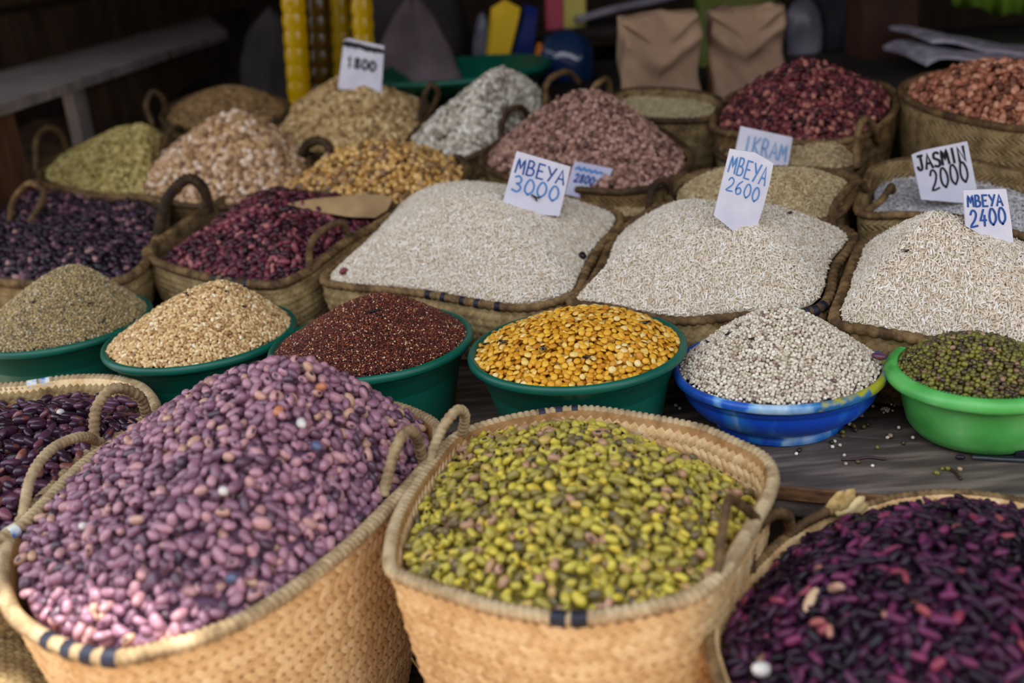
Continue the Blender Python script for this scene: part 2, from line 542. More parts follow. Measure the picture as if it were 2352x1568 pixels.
def heap_object(name, label, cat, fd, pts, rot, scl, sink, bulk, prim=None, source=None, material=None, depth=.03):
    """one countless heap: its solid core and the grains lying over it"""
    rings, secs = 26, 72
    V, Fc = [], []
    th = np.linspace(-math.pi, math.pi, secs, endpoint=False)
    R = np.interp(th, fd.th, fd.R, period=2 * math.pi)
    for i in range(1, rings + 1):
        t = fd.core * i / rings
        x = fd.c[0] + np.cos(th) * R * t; y = fd.c[1] + np.sin(th) * R * t
        z, _ = fd(x, y)
        V += list(zip(x, y, z - sink))
    zc, _ = fd(np.array([fd.c[0]]), np.array([fd.c[1]]))
    V.append((fd.c[0], fd.c[1], zc[0] - sink)); top = len(V) - 1
    for k in range(secs):
        Fc.append((top, k, (k + 1) % secs))
    for i in range(rings - 1):
        for k in range(secs):
            l = (k + 1) % secs
            Fc.append((i * secs + k, (i + 1) * secs + k, (i + 1) * secs + l, i * secs + l))
    b = len(V)
    for k in range(secs):
        x, y, z = V[(rings - 1) * secs + k]
        V.append((fd.c[0] + (x - fd.c[0]) * .72, fd.c[1] + (y - fd.c[1]) * .72, z - depth))
    for k in range(secs):
        l = (k + 1) % secs
        Fc.append(((rings - 1) * secs + k, b + k, b + l, (rings - 1) * secs + l))
    Fc.append(tuple(b + k for k in range(secs - 1, -1, -1)))
    nc = len(V)
    me = bpy.data.meshes.new(name)
    me.from_pydata([tuple(map(float, v)) for v in V] + [tuple(p) for p in pts.tolist()], [], Fc)
    n = len(me.vertices)
    a = me.attributes.new('inst', 'BOOLEAN', 'POINT'); arr = np.zeros(n, dtype=bool); arr[nc:] = True; a.data.foreach_set('value', arr)
    a = me.attributes.new('rot', 'FLOAT_VECTOR', 'POINT'); arr = np.zeros((n, 3), np.float32); arr[nc:] = rot; a.data.foreach_set('vector', arr.ravel())
    a = me.attributes.new('scl', 'FLOAT', 'POINT'); arr = np.ones(n, np.float32); arr[nc:] = scl; a.data.foreach_set('value', arr)
    o = link(name, me, bulk)
    md = o.modifiers.new('grains', 'NODES'); md.node_group = scatter_group(name + '_scatter', prim, source, material)
    return tag(o, label, cat, kind='stuff')


def small_heap(name, label, cat, fd, size, d, mat_, bulk, layers=3, tilt=.3, roll=.5, var=.12, seg=(8, 6), jit=.36):
    X = []
    for l in range(layers):
        x, y, z = hex_points(fd, d, jit, .985 - fd.step * l)
        X.append(np.stack([x, y, z - l * size[2] * 1.3 + rng.normal(0, size[2] * .45, len(x))], 1))
    p = np.concatenate(X)
    rot = orient(fd, p[:, 0], p[:, 1], tilt, roll)
    scl = np.clip(rng.normal(1, var, len(p)), .6, 1.5)
    return heap_object(name, label, cat, fd, p, rot, scl, size[2] * (.8 + 1.3 * (layers - 1)), bulk, prim=(*size, *seg), material=mat_)


def bean_mesh(name, L_, W_, H_, mat_, bend=.28, seg=14, rings=10, eye=True, flat=0.0):
    V, Fc = ellipsoid(L_, W_, H_, seg, rings, bend, flat)
    # poles lie on the flat side; keep the ends blunt
    V = [(math.copysign(abs(x / L_) ** .86 * L_, x), y, z) for x, y, z in V]
    me = mesh(name, V, Fc)
    a = me.attributes.new('eye', 'FLOAT', 'POINT')
    v = []
    for x, y, z in V:
        q = math.sqrt((x / (L_ * .42)) ** 2 + (z / (H_ * .5)) ** 2)
        v.append(max(0, 1 - q * .5) if (eye and y < 0) else 0)
    a.data.foreach_set('value', np.array(v, np.float32))
    me.materials.append(mat_)
    me.polygons.foreach_set('use_smooth', np.ones(len(me.polygons), dtype=bool))
    return me


def bean_heap(name, label, cat, one_name, one_label, one_cat, group, fd, meshes, d, bulk, H_, tilt=.35, roll=1.2, var=.11, singles=300, layers=3):
    X = []
    for l in range(layers):
        x, y, z = poisson_points(fd, d, tmax=.985 - fd.step * l)
        X.append(np.stack([x, y, z + rng.normal(0, H_ * .42, len(x)) - l * H_ * 1.5], 1))
    ntop = len(X[0]); p = np.concatenate(X)
    rot = orient(fd, p[:, 0], p[:, 1], tilt, roll); scl = np.clip(rng.normal(1, var, len(p)), .7, 1.35)
    # the ones that show largest become things of their own
    e = 1e-3
    gx = (fd(p[:, 0] + e, p[:, 1])[0] - fd(p[:, 0] - e, p[:, 1])[0]) / (2 * e); gy = (fd(p[:, 0], p[:, 1] + e)[0] - fd(p[:, 0], p[:, 1] - e)[0]) / (2 * e)
    d3 = p - CAM; w = d3 @ _f
    px = 1176 + FPX * (d3 @ _r) / w; py = 784 - FPX * (d3 @ _u) / w
    nrm = np.stack([-gx, -gy, np.ones(len(p))], 1); facing = -(nrm * d3).sum(1) > 0
    _, t = fd(p[:, 0], p[:, 1])
    ok = facing & (px > 12) & (px < 2340) & (py > 0) & (py < 1556) & (t < .93) & (np.arange(len(p)) < ntop)
    idx = np.where(ok)[0]; idx = idx[np.argsort(w[idx] / scl[idx])][:singles]
    first = None
    for i in idx:
        o = bpy.data.objects.new(one_name, meshes[rng.integers(len(meshes))]); COL.objects.link(o)
        o.location = p[i].tolist(); o.rotation_euler = rot[i].tolist(); s = float(scl[i]); o.scale = (s, s, s)
        tag(o, one_label, one_cat, group)
        if first is None: first = o
    rest = np.ones(len(p), bool); rest[idx] = False
    return heap_object(name, label, cat, fd, p[rest], rot[rest], scl[rest], H_ * (1.0 + 1.5 * (layers - 1)), bulk, source=first)


# ------------------------------------------------------------------ baskets
M_STRIP_MESH = {}


def strip_mesh(l, w, t, m):
    key = (l, w, m.name)
    if key not in M_STRIP_MESH:
        V = []
        for x in (-l / 2, 0, l / 2):
            h = t if x == 0 else t * .25
            k = w / 2 if x == 0 else w / 2 * .9
            V += [(x, -k, -t), (x, -k, h * .6), (x, 0, h), (x, k, h * .6), (x, k, -t)]
        Fc = []
        for i in range(2):
            for k in range(4):
                Fc.append((i * 5 + k, i * 5 + k + 1, (i + 1) * 5 + k + 1, (i + 1) * 5 + k))
        Fc += [(4, 3, 2, 1, 0), (10, 11, 12, 13, 14)]
        me = mesh('palm_strip', V, Fc); me.materials.append(m)
        bm = bmesh.new(); bm.from_mesh(me); bmesh.ops.recalc_face_normals(bm, faces=bm.faces); bm.to_mesh(me); bm.free()
        M_STRIP_MESH[key] = me
    return M_STRIP_MESH[key]


class Basket:
    def __init__(self, name, label, rim, bottom, shrink=.82, bulge=.03, n=96, body=None, rim_mat=None, rim_r=.0065,
                 cat='basket', wall=.006, inner=.45, wrap=.008, rim_n=None, rim_ridge=.2, group=None):
        """rim: 3D points of the rim; bottom: function(point) -> height of what it stands on"""
        self.rim, self.per = curve_points(rim, n)
        a = 0.5 * np.sum(self.rim[:, 0] * np.roll(self.rim[:, 1], -1) - np.roll(self.rim[:, 0], -1) * self.rim[:, 1])
        if a < 0: self.rim = self.rim[::-1].copy()
        self.c = self.rim.mean(0); self.n = n; self.shrink, self.bulge = shrink, bulge
        self.zb = np.array([bottom(self.c + (q - self.c) * shrink) for q in self.rim]) + .0005
        base = self.c.copy(); base[2] = float(self.zb.mean())
        self.o = empty(name, base); tag(self.o, label, cat, group)
        K = 14; V = []; Fc = []; uv = []
        for k in range(K + 1):
            V += list(self.ring(k / K))
        for k in range(K):
            for i in range(n):
                j = (i + 1) % n
                Fc.append((k * n + j, k * n + i, (k + 1) * n + i, (k + 1) * n + j))
        Fc.append(tuple(K * n + i for i in range(n)))
        q = len(V); KI = 6
        for k in range(KI + 1):
            r = self.ring(inner * k / KI); cc = self.c[:2]
            d = r[:, :2] - cc; L_ = np.linalg.norm(d, axis=1)[:, None]
            r2 = r.copy(); r2[:, :2] = cc + d * (1 - wall / L_); V += list(r2)
        for k in range(KI):
            for i in range(n):
                j = (i + 1) % n
                Fc.append((q + k * n + i, q + k * n + j, q + (k + 1) * n + j, q + (k + 1) * n + i))
        for i in range(n):
            j = (i + 1) % n
            Fc.append((i, j, q + j, q + i))
        me = mesh('body', V, Fc)
        ul = me.uv_layers.new(name='UVMap')
        us = self.per / n
        for poly in me.polygons:
            big = len(poly.vertices) > 4
            ii = [v % n for v in poly.vertices]
            wrapu = (max(ii) - min(ii)) > n / 2
            for li, v in zip(poly.loop_indices, poly.vertices):
                if big: ul.data[li].uv = (0, 0); continue
                i = v % n; i = i + n if (wrapu and i < n / 2) else i
                ul.data[li].uv = (i * us, V[v][2] - self.c[2])
        link('body', me, body or M_STRAW_OLD, self.o)
        self.rim_r = rim_r
        rp, _ = curve_points(self.rim, rim_n or int(self.per / wrap * 6))
        rp[:, 2] -= rim_r * .4
        self.rp = rp
        self.rim_o = link('rim', mesh('rim', *rope(rp, rim_r, True, 8, wrap, rim_ridge)), rim_mat or M_ROPE_OLD, self.o)

    def ring(self, s):
        k = 1 + (self.shrink - 1) * s ** 1.15 + self.bulge * math.sin(math.pi * min(1, s * 1.05))
        r = self.c + (self.rim - self.c) * np.array([k, k, 0]); r[:, 2] = self.rim[:, 2] * (1 - s) + self.zb * s
        return r

    def handle(self, pts, h0, h1, r=.0045, mat_=None, fn=None, wrap=.0052, n=None):
        fn = fn or on_deck
        A = fn(*pts[0], h0); B = fn(*pts[-1], h1); W = [A]
        for k, (x, y) in enumerate(pts[1:-1], 1):
            f = k / (len(pts) - 1); W.append(at_y(x, y, A[1] * (1 - f) + B[1] * f))
        W.append(B); path, L_ = curve_points(W, 12, False)
        path, L_ = curve_points(W, n or max(20, int(L_ / wrap * 4)), False)
        link('handle', mesh('handle', *rope(path, r, False, 8, wrap, .20)), mat_ or M_ROPE_OLD, self.o)

    def band(self, px, py, width, mat_, h=None):
        P_ = np.array([project(q)[:2] for q in self.rp]); i = int(np.argmin((P_[:, 0] - px) ** 2 + (P_[:, 1] - py) ** 2))
        st = np.linalg.norm(self.rp[1] - self.rp[0]); m = max(2, int(width / st / 2))
        seg = np.array([self.rp[(i + k) % len(self.rp)] for k in range(-m, m + 1)])
        link('band', mesh('band', *rope(seg, self.rim_r * 1.16, False, 8, 1, .0)), mat_, self.rim_o)

    def weave(self, mat_, l=.0135, w=.0062, row=.0092, pitch=.0080, s0=.03, s1=.95, single=0, angle=38, inside=None, front=True):
        """plaited palm strips standing proud of the wall: chevrons row over row"""
        mats = []
        me = strip_mesh(l, w, .0018, mat_)
        hgt = float((self.rim[:, 2] - self.zb).mean())
        rows = int(hgt * (s1 - s0) / row)
        todo = [(False, s0 + (k + .5) * row / hgt) for k in range(rows)]
        if inside: todo += [(True, .02 + (k + .5) * row / hgt) for k in range(int(hgt * inside / row))]
        for q, (ins, s) in enumerate(todo):
            R_, per = curve_points(self.ring(s), self.n * 2); R2 = self.ring(min(1, s + .02)); R2, _ = curve_points(R2, self.n * 2)
            if ins:
                d = R_[:, :2] - self.c[:2]; ll = np.linalg.norm(d, axis=1)[:, None]
                R_[:, :2] = self.c[:2] + d * (1 - .0062 / ll); R2[:, :2] = R2[:, :2] - d / ll * .0062
            m = int(per / pitch)
            for k in range(m):
                f = (k + (q % 2) * .5) / m * len(R_); i = int(f) % len(R_); j = (i + 1) % len(R_); fr = f - int(f)
                pos = R_[i] * (1 - fr) + R_[j] * fr
                T = R_[j] - R_[i]; T /= np.linalg.norm(T)
                D = R2[i] - R_[i]; D -= T * (D @ T); D /= np.linalg.norm(D)
                Nn = np.cross(D, T); 
                out = pos[:2] - self.c[:2]
                if Nn[:2] @ out < 0: Nn = -Nn
                if ins: Nn = -Nn
                if front and (Nn @ (CAM - pos)) < 0: continue
                a = math.radians(angle if q % 2 == 0 else -angle) + random.gauss(0, .06)
                X = T * math.cos(a) + D * math.sin(a); Y = np.cross(Nn, X)
                mats.append((pos, X, Y, Nn))
        vis = []
        for i, (pos, X, Y, Nn) in enumerate(mats):
            if not single: break
            x, y, w_ = project(pos)
            if 0 < x < 2352 and 0 < y < 1568 and (Nn @ (CAM - pos)) > .3 * np.linalg.norm(CAM - pos): vis.append((w_, i))
        vis = set(i for _, i in sorted(vis)[:single])
        inv = self.o.matrix_world.inverted()
        V0_ = np.array([v.co[:] for v in me.vertices]); F0 = [tuple(p.vertices) for p in me.polygons]
        VV, FF, nb = [], [], 0
        for i, (pos, X, Y, Nn) in enumerate(mats):
            if i in vis:
                o = bpy.data.objects.new('palm_strip', me); COL.objects.link(o); o.parent = self.o; o.matrix_parent_inverse = inv
                o.matrix_world = Matrix(((X[0], Y[0], Nn[0], pos[0]), (X[1], Y[1], Nn[1], pos[1]), (X[2], Y[2], Nn[2], pos[2]), (0, 0, 0, 1)))
            else:
                VV.append(pos + V0_ @ np.stack([X, Y, Nn])); FF += [tuple(a + nb for a in f) for f in F0]; nb += len(V0_)
        if VV:
            o = link('weave', mesh('weave', np.concatenate(VV), FF), mat_, self.o, smooth=False)
            tag(o, kind='stuff')

    def field(self, peak, drop=.006, inset=.010, **kw):
        d = self.rim[:, :2] - self.c[:2]; L_ = np.linalg.norm(d, axis=1)[:, None]
        r = self.rim.copy(); r[:, :2] = self.c[:2] + d * (1 - inset / L_); r[:, 2] -= drop(self.rim) if callable(drop) else drop
        return Field(r, peak, **kw)


def rim_deck(pts, h): return [on_deck(x, y, h) for x, y in pts]
def rim_flat(pts, h): return [at_h(x, y, h) for x, y in pts]
def peak_at(px, py, base):
    """the top of a heap seen at a pixel, standing over a point of the ground"""
    return at_y(px, py, base[1])


bench = lambda p: BENCH

# ================================================================== FRONT BASKETS
# --- purple beans
b = Basket('woven_basket', 'large woven palm basket heaped with plum-purple beans', rim_flat(
    [(3, 1310), (11, 1365), (42, 1418), (115, 1466), (191, 1494), (268, 1503), (344, 1490), (459, 1458), (574, 1408), (689, 1335), (804, 1244), (885, 1165),
     (957, 1090), (1000, 1030), (1000, 975), (932, 938), (860, 922), (720, 905), (560, 905), (430, 925), (330, 962), (240, 1010), (165, 1070), (100, 1135), (50, 1190), (18, 1245)], .06),
    bench, shrink=.60, bulge=.02, n=128, body=M_CORE, rim_mat=M_ROPE, rim_r=.0058, wrap=.0055, rim_ridge=.22)
b.weave(M_STRAW, single=300, l=.0145, w=.0068, row=.0100, pitch=.0087)
b.handle([(880, 1140), (902, 1050), (930, 992), (955, 1000), (972, 1060)], .06, .06, .0048, M_ROPE, at_h)
b.handle([(52, 1190), (72, 1095), (118, 1032), (185, 1003), (232, 1016)], .06, .06, .0046, M_ROPE, at_h)
for x, y in ((120, 1468), (165, 1487), (210, 1498), (258, 1503)): b.band(x, y, .0105, M_BAND)
PURPLE = grain_mat('bean_plum', [(0, srgb(68, 50, 64)), (.12, srgb(116, 80, 98)), (.5, srgb(150, 106, 124)), (.8, srgb(174, 126, 140)), (.94, srgb(184, 136, 132)), (1, srgb(188, 148, 118))], .34, .5, eye=(srgb(60, 40, 50), srgb(205, 190, 190)), mottle=.16)
PURPLE_BULK = plain('beans_plum_bulk', srgb(124, 86, 114), .6)
mm = [bean_mesh('purple_bean', .0058, .0039, .0035, PURPLE, .12), bean_mesh('purple_bean', .0052, .0039, .0036, PURPLE, .06), bean_mesh('purple_bean', .0065, .0039, .0034, PURPLE, .2)]
base = at_h(640, 1080, .06)
fd = b.field(peak_at(680, 828, base), drop=.002, inset=.0095, p=1.25, tip=.14, lump=.004, seed=1)
bean_heap('purple_bean_heap', 'tall heap of plum-purple beans in the large front basket', 'beans', 'purple_bean', 'single plum-purple bean on the tall purple heap in the front basket', 'bean',
          'plum-purple beans on the tall front heap', fd, mm, .0091, PURPLE_BULK, .0036)
FD_PURPLE = fd
# --- olive beans
b = Basket('woven_basket', 'woven palm basket brimful of olive-green beans beside the purple beans', rim_flat(
    [(897, 1300), (899, 1236), (915, 1182), (953, 1113), (999, 1052), (1037, 1008), (1083, 984), (1163, 961), (1259, 944), (1355, 938), (1489, 957), (1604, 980), (1682, 1011), (1750, 1045), (1775, 1085),
     (1765, 1135), (1735, 1190), (1705, 1240), (1675, 1290), (1630, 1338), (1565, 1372), (1450, 1398), (1336, 1414), (1259, 1410), (1144, 1391), (1030, 1356), (948, 1328)], .06),
    bench, shrink=.62, bulge=.03, n=128, body=M_CORE, rim_mat=M_ROPE, rim_r=.0050, wrap=.0060, rim_ridge=.3)
b.weave(M_STRAW, single=300, inside=.2, l=.0150, w=.0072, row=.0104, pitch=.0090)
b.handle([(985, 1060), (1015, 985), (1050, 942), (1068, 955), (1060, 998)], .06, .06, .0046, M_ROPE, at_h)
b.handle([(1648, 1318), (1660, 1215), (1674, 1150), (1702, 1160), (1738, 1190)], .06, .06, .0036, M_ROPE_OLD, at_h)
for x, y in ((1287, 1413), (1331, 1415)): b.band(x, y, .012, M_BAND)
for x, y in ((1243, 946), (1283, 942), (1322, 940)): b.band(x, y, .007, M_BAND)
OLIVE = grain_mat('bean_olive', [(0, srgb(96, 82, 64)), (.12, srgb(134, 118, 62)), (.38, srgb(172, 156, 62)), (.7, srgb(198, 182, 70)), (.86, srgb(212, 184, 64)), (.94, srgb(168, 128, 96)), (1, srgb(184, 140, 114))], .42, .45, eye=(srgb(34, 26, 28), srgb(215, 205, 205)), mottle=.14)
OLIVE_BULK = plain('beans_olive_bulk', srgb(140, 128, 54), .6)
mm = [bean_mesh('olive_bean', .0051, .0034, .0031, OLIVE, .05), bean_mesh('olive_bean', .0046, .0035, .0033, OLIVE, .02), bean_mesh('olive_bean', .0058, .0033, .0030, OLIVE, .14)]
base = at_h(1290, 1170, .06)
pk = base.copy(); pk[2] = TABLE + .085
def drop_olive(r):
    q = np.array([project(x)[:2] for x in r])
    return .008 + .022 * np.clip((q[:, 0] - 1380) / 260, 0, 1) * np.clip((1230 - q[:, 1]) / 100, 0, 1)


fd = b.field(pk, drop=drop_olive, inset=.011, p=2.0, tip=.3, lump=.004, seed=2)
bean_heap('olive_bean_heap', 'mound of olive-green beans filling the woven basket', 'beans', 'olive_bean', 'single olive-green bean on the mound in the basket beside the purple beans', 'bean',
          'olive-green beans in the front basket', fd, mm, .0083, OLIVE_BULK, .0033)
FD_OLIVE = fd
# --- dark glossy beans, front corner
b = Basket('woven_basket', 'dark woven basket of black-purple long beans at the bench corner', rim_flat(
    [(1630, 1446), (1655, 1389), (1701, 1332), (1739, 1293), (1796, 1240), (1860, 1200), (1935, 1172), (2007, 1155), (2064, 1140), (2179, 1130), (2294, 1140), (2400, 1165), (2520, 1230), (2600, 1350), (2600, 1520), (2450, 1680),
     (2150, 1760), (1850, 1720), (1690, 1620), (1640, 1520)], .015),
    bench, shrink=.66, bulge=.03, n=128, body=M_STRAW, rim_mat=M_ROPE_OLD, rim_r=.0045, wrap=.006)
b.weave(M_STRIP_OLD, s1=.5)
b.handle([(1722, 1315), (1726, 1232), (1770, 1184), (1806, 1184), (1818, 1222)], .015, .015, .0046, M_ROPE_OLD, at_h)
b.handle([(1806, 1232), (1850, 1200), (1892, 1178), (1905, 1165), (1930, 1176)], .015, .015, .0038, M_ROPE_DARK, at_h)
DARKB = grain_mat('bean_dark', [(0, srgb(20, 12, 22)), (.5, srgb(42, 20, 40)), (.78, srgb(74, 32, 62)), (.92, srgb(114, 46, 84)), (.97, srgb(136, 54, 74)), (.992, srgb(150, 76, 76)), (1, srgb(190, 150, 126))], .26, .26, mottle=.25)
DARKB_BULK = plain('beans_dark_bulk', srgb(54, 26, 50), .5)
mm = [bean_mesh('dark_bean', .0066, .0030, .0027, DARKB, .28, eye=False), bean_mesh('dark_bean', .0058, .0030, .0028, DARKB, .18, eye=False), bean_mesh('dark_bean', .0074, .0029, .0026, DARKB, .4, eye=False)]
base = at_h(2120, 1420, .02); pk = base.copy(); pk[2] = TABLE + .062
fd = b.field(pk, drop=.004, inset=.010, p=1.9, tip=.3, lump=.003, seed=3)
bean_heap('dark_bean_heap', 'domed heap of glossy black-purple beans nearest the camera', 'beans', 'dark_bean', 'single glossy black-purple bean on the domed heap in the corner basket', 'bean',
          'black-purple beans in the corner basket', fd, mm, .0082, DARKB_BULK, .0029)
FD_DARK = fd
for k, (pa, pb, w0) in enumerate((((1893, 1178), (1938, 1126), .010), ((1905, 1180), (1962, 1122), .011), ((1920, 1182), (1985, 1140), .009), ((1932, 1180), (1992, 1158), .008))):
    A = at_h(*pa, .022); B = at_y(*pb, A[1] + .002 * k); d = B - A; s_ = np.cross(d, _f); s_ /= np.linalg.norm(s_)
    nn = np.cross(d, s_); nn /= np.linalg.norm(nn)
    V = []
    for q, f in ((0, .4), (.5, 1), (.85, .8), (1, .15)):
        c_ = A + d * q + nn * .004 * math.sin(q * 3)
        V += [c_ - s_ * w0 * .5 * f, c_ + s_ * w0 * .5 * f, c_ + s_ * w0 * .5 * f + nn * .0012, c_ - s_ * w0 * .5 * f + nn * .0012]
    Fc = []
    for i in range(3):
        for j in range(4): Fc.append((i * 4 + j, i * 4 + (j + 1) % 4, (i + 1) * 4 + (j + 1) % 4, (i + 1) * 4 + j))
    Fc += [(3, 2, 1, 0), (12, 13, 14, 15)]
    link('loose_strip', mesh('loose_strip', V, Fc), M_STRAW_IN, b.o)
# --- dark kidney beans at the side
b = Basket('woven_basket', 'woven basket with blue wrapped rim holding wine-dark kidney beans', rim_flat(
    [(352, 918), (350, 948), (325, 978), (270, 1010), (200, 1055), (140, 1110), (85, 1168), (30, 1215), (-60, 1250), (-180, 1230), (-260, 1130), (-250, 1010), (-180, 930), (-60, 892), (60, 882), (150, 868), (250, 867), (315, 882)], .065),
    bench, shrink=.66, bulge=.02, n=112, body=M_STRAW, rim_mat=M_ROPE, rim_r=.0055, wrap=.0060, rim_ridge=.3)
b.weave(M_STRIP_OLD, s1=.4, inside=.08)
b.handle([(216, 1005), (222, 935), (262, 892), (318, 908), (338, 955)], .065, .065, .0052, M_ROPE, at_h)
for x, y in ((75, 880), (105, 874)): b.band(x, y, .012, M_BAND_BLUE)
b.band(22, 1212, .010, M_BAND_BLUE)
KID = grain_mat('bean_kidney', [(0, srgb(38, 22, 34)), (.5, srgb(66, 38, 58)), (.8, srgb(92, 56, 80)), (.93, srgb(120, 70, 82)), (1, srgb(136, 84, 72))], .24, .45, eye=(srgb(120, 66, 56), srgb(225, 220, 225)), mottle=.2)
KID_BULK = plain('beans_kidney_bulk', srgb(60, 34, 52), .5)
mm = [bean_mesh('kidney_bean', .0082, .0046, .0037, KID, .2), bean_mesh('kidney_bean', .0075, .0047, .0038, KID, .14), bean_mesh('kidney_bean', .0088, .0045, .0036, KID, .26)]
base = at_h(60, 1040, .06); pk = base.copy(); pk[2] = TABLE + .072
fd = b.field(pk, drop=lambda r: .006 + .012 * np.clip((960 - np.array([project(x)[1] for x in r])) / 60, 0, 1), inset=.013, p=2.0, tip=.3, lump=.003, seed=4)
bean_heap('kidney_bean_heap', 'heap of wine-dark kidney beans beside the green millet bowl', 'beans', 'kidney_bean', 'single wine-dark kidney bean in the basket with blue rim wraps', 'bean',
          'wine-dark kidney beans in the side basket', fd, mm, .0112, KID_BULK, .0040)
FD_KID = fd
# --- woven basket cut off by the lower corner
b = Basket('woven_basket', 'low woven basket seen only as a plaited side at the lower corner', rim_flat(
    [(-320, 1290), (-200, 1360), (-60, 1395), (20, 1402), (60, 1440), (120, 1520), (150, 1640), (60, 1760), (-150, 1800), (-350, 1700), (-420, 1480)], -.045),
    bench, shrink=.8, bulge=.02, n=96, body=M_STRAW, rim_mat=M_ROPE_OLD, rim_r=.006)
b.weave(M_STRIP_OLD, s1=.7, l=.012, w=.006, row=.0066, pitch=.006)
FLAXB = plain('flat_lid', srgb(170, 128, 76), .8)
lid = b.field(np.append(b.c[:2], TABLE - .02), drop=0.0, inset=.004, p=2.2, tip=.3, lump=0)
V, Fc = [], []
for i in range(1, 13):
    for g in np.linspace(-math.pi, math.pi, 96, endpoint=False):
        R_ = np.interp(g, lid.th, lid.R, period=2 * math.pi) * i / 12
        x, y = lid.c[0] + R_ * math.cos(g), lid.c[1] + R_ * math.sin(g); V.append((x, y, float(lid(np.array([x]), np.array([y]))[0][0])))
for i in range(11):
    for k in range(96):
        l = (k + 1) % 96; Fc.append((i * 96 + k, (i + 1) * 96 + k, (i + 1) * 96 + l, i * 96 + l))
Fc.append(tuple(range(96)))
link('lid', mesh('lid', V, Fc), M_STRAW_OLD, b.o)
LIDMATS = []
me = strip_mesh(.013, .0062, .0018, M_STRIP_OLD); V0_ = np.array([v.co[:] for v in me.vertices]); F0 = [tuple(p.vertices) for p in me.polygons]
VV, FF, nb = [], [], 0
for q in range(70):
    v = lid.lo[1] + q * .0072
    for k in range(110):
        u = lid.lo[0] + (k + (q % 2) * .5) * .0062
        z, t = lid(np.array([u]), np.array([v]))
        if t[0] > .97: continue
        e = 1e-3
        gx = float(lid(np.array([u + e]), np.array([v]))[0][0] - z[0]) / e; gy = float(lid(np.array([u]), np.array([v + e]))[0][0] - z[0]) / e
        nn = np.array([-gx, -gy, 1.0]); nn /= np.linalg.norm(nn)
        a = math.radians(42 if q % 2 else -42) + random.gauss(0, .07)
        X = np.array([math.cos(a), math.sin(a), 0]); X -= nn * (X @ nn); X /= np.linalg.norm(X); Y = np.cross(nn, X)
        VV.append(np.array([u, v, z[0] + .0005]) + V0_ @ np.stack([X, Y, nn])); FF += [tuple(i + nb for i in f) for f in F0]; nb += len(V0_)
tag(link('lid_weave', mesh('lid_weave', np.concatenate(VV), FF), M_STRIP_OLD, b.o, smooth=False), kind='stuff')

# ================================================================== BOWLS
M_GREEN = noise_mat('plastic_green', [(.3, srgb(0, 76, 62)), (.6, srgb(4, 96, 78)), (.8, srgb(18, 116, 94))], 9, rough=.42, spec=.45)
m_, N_, L_, b_ = new_mat('plastic_blue', .38, .5)
tc_ = N_.new('ShaderNodeTexCoord'); mp_ = N_.new('ShaderNodeMapping'); mp_.inputs['Scale'].default_value = (1, 1, .35)
nz_ = N_.new('ShaderNodeTexNoise'); nz_.inputs['Scale'].default_value = 16; nz_.inputs['Detail'].default_value = 3; nz_.inputs['Distortion'].default_value = 1.2
rr_ = ramp_node(N_, [(0, srgb(8, 60, 180)), (.50, srgb(14, 82, 205)), (.60, srgb(40, 130, 220)), (.68, srgb(170, 205, 235)), (.8, srgb(20, 90, 210))])
L_.new(tc_.outputs['Object'], mp_.inputs[0]); L_.new(mp_.outputs[0], nz_.inputs['Vector']); L_.new(nz_.outputs[0], rr_.inputs[0]); L_.new(rr_.outputs[0], b_.inputs['Base Color'])
M_BLUE = m_
m_, N_, L_, b_ = new_mat('plastic_blue_rim', .4, .5)
tc_ = N_.new('ShaderNodeTexCoord'); sx_ = N_.new('ShaderNodeSeparateXYZ'); L_.new(tc_.outputs['Object'], sx_.inputs[0])
nz_ = N_.new('ShaderNodeTexNoise'); nz_.inputs['Scale'].default_value = 30; nz_.inputs['Detail'].default_value = 4; L_.new(tc_.outputs['Object'], nz_.inputs['Vector'])
ma_ = N_.new('ShaderNodeMath'); ma_.operation = 'MULTIPLY_ADD'; ma_.inputs[1].default_value = 4.4; L_.new(sx_.outputs[0], ma_.inputs[0]); L_.new(nz_.outputs[0], ma_.inputs[2])
rr_ = ramp_node(N_, [(.0, srgb(25, 70, 160)), (.18, srgb(40, 100, 200)), (.28, srgb(120, 175, 225)), (.40, srgb(175, 205, 225)), (.56, srgb(60, 130, 190)), (.64, srgb(20, 100, 160)), (.72, srgb(170, 170, 30)), (.84, srgb(150, 150, 40)), (.90, srgb(10, 90, 190)), (1, srgb(20, 90, 200))])
L_.new(ma_.outputs[0], rr_.inputs[0]); L_.new(rr_.outputs[0], b_.inputs['Base Color'])
M_BLUE_RIM = m_
M_LIME = noise_mat('plastic_lime', [(.28, srgb(58, 138, 58)), (.45, srgb(84, 178, 82)), (.58, srgb(108, 196, 104)), (.68, srgb(176, 212, 164)), (.8, srgb(104, 190, 100))], 15, rough=.4, spec=.5, detail=4)


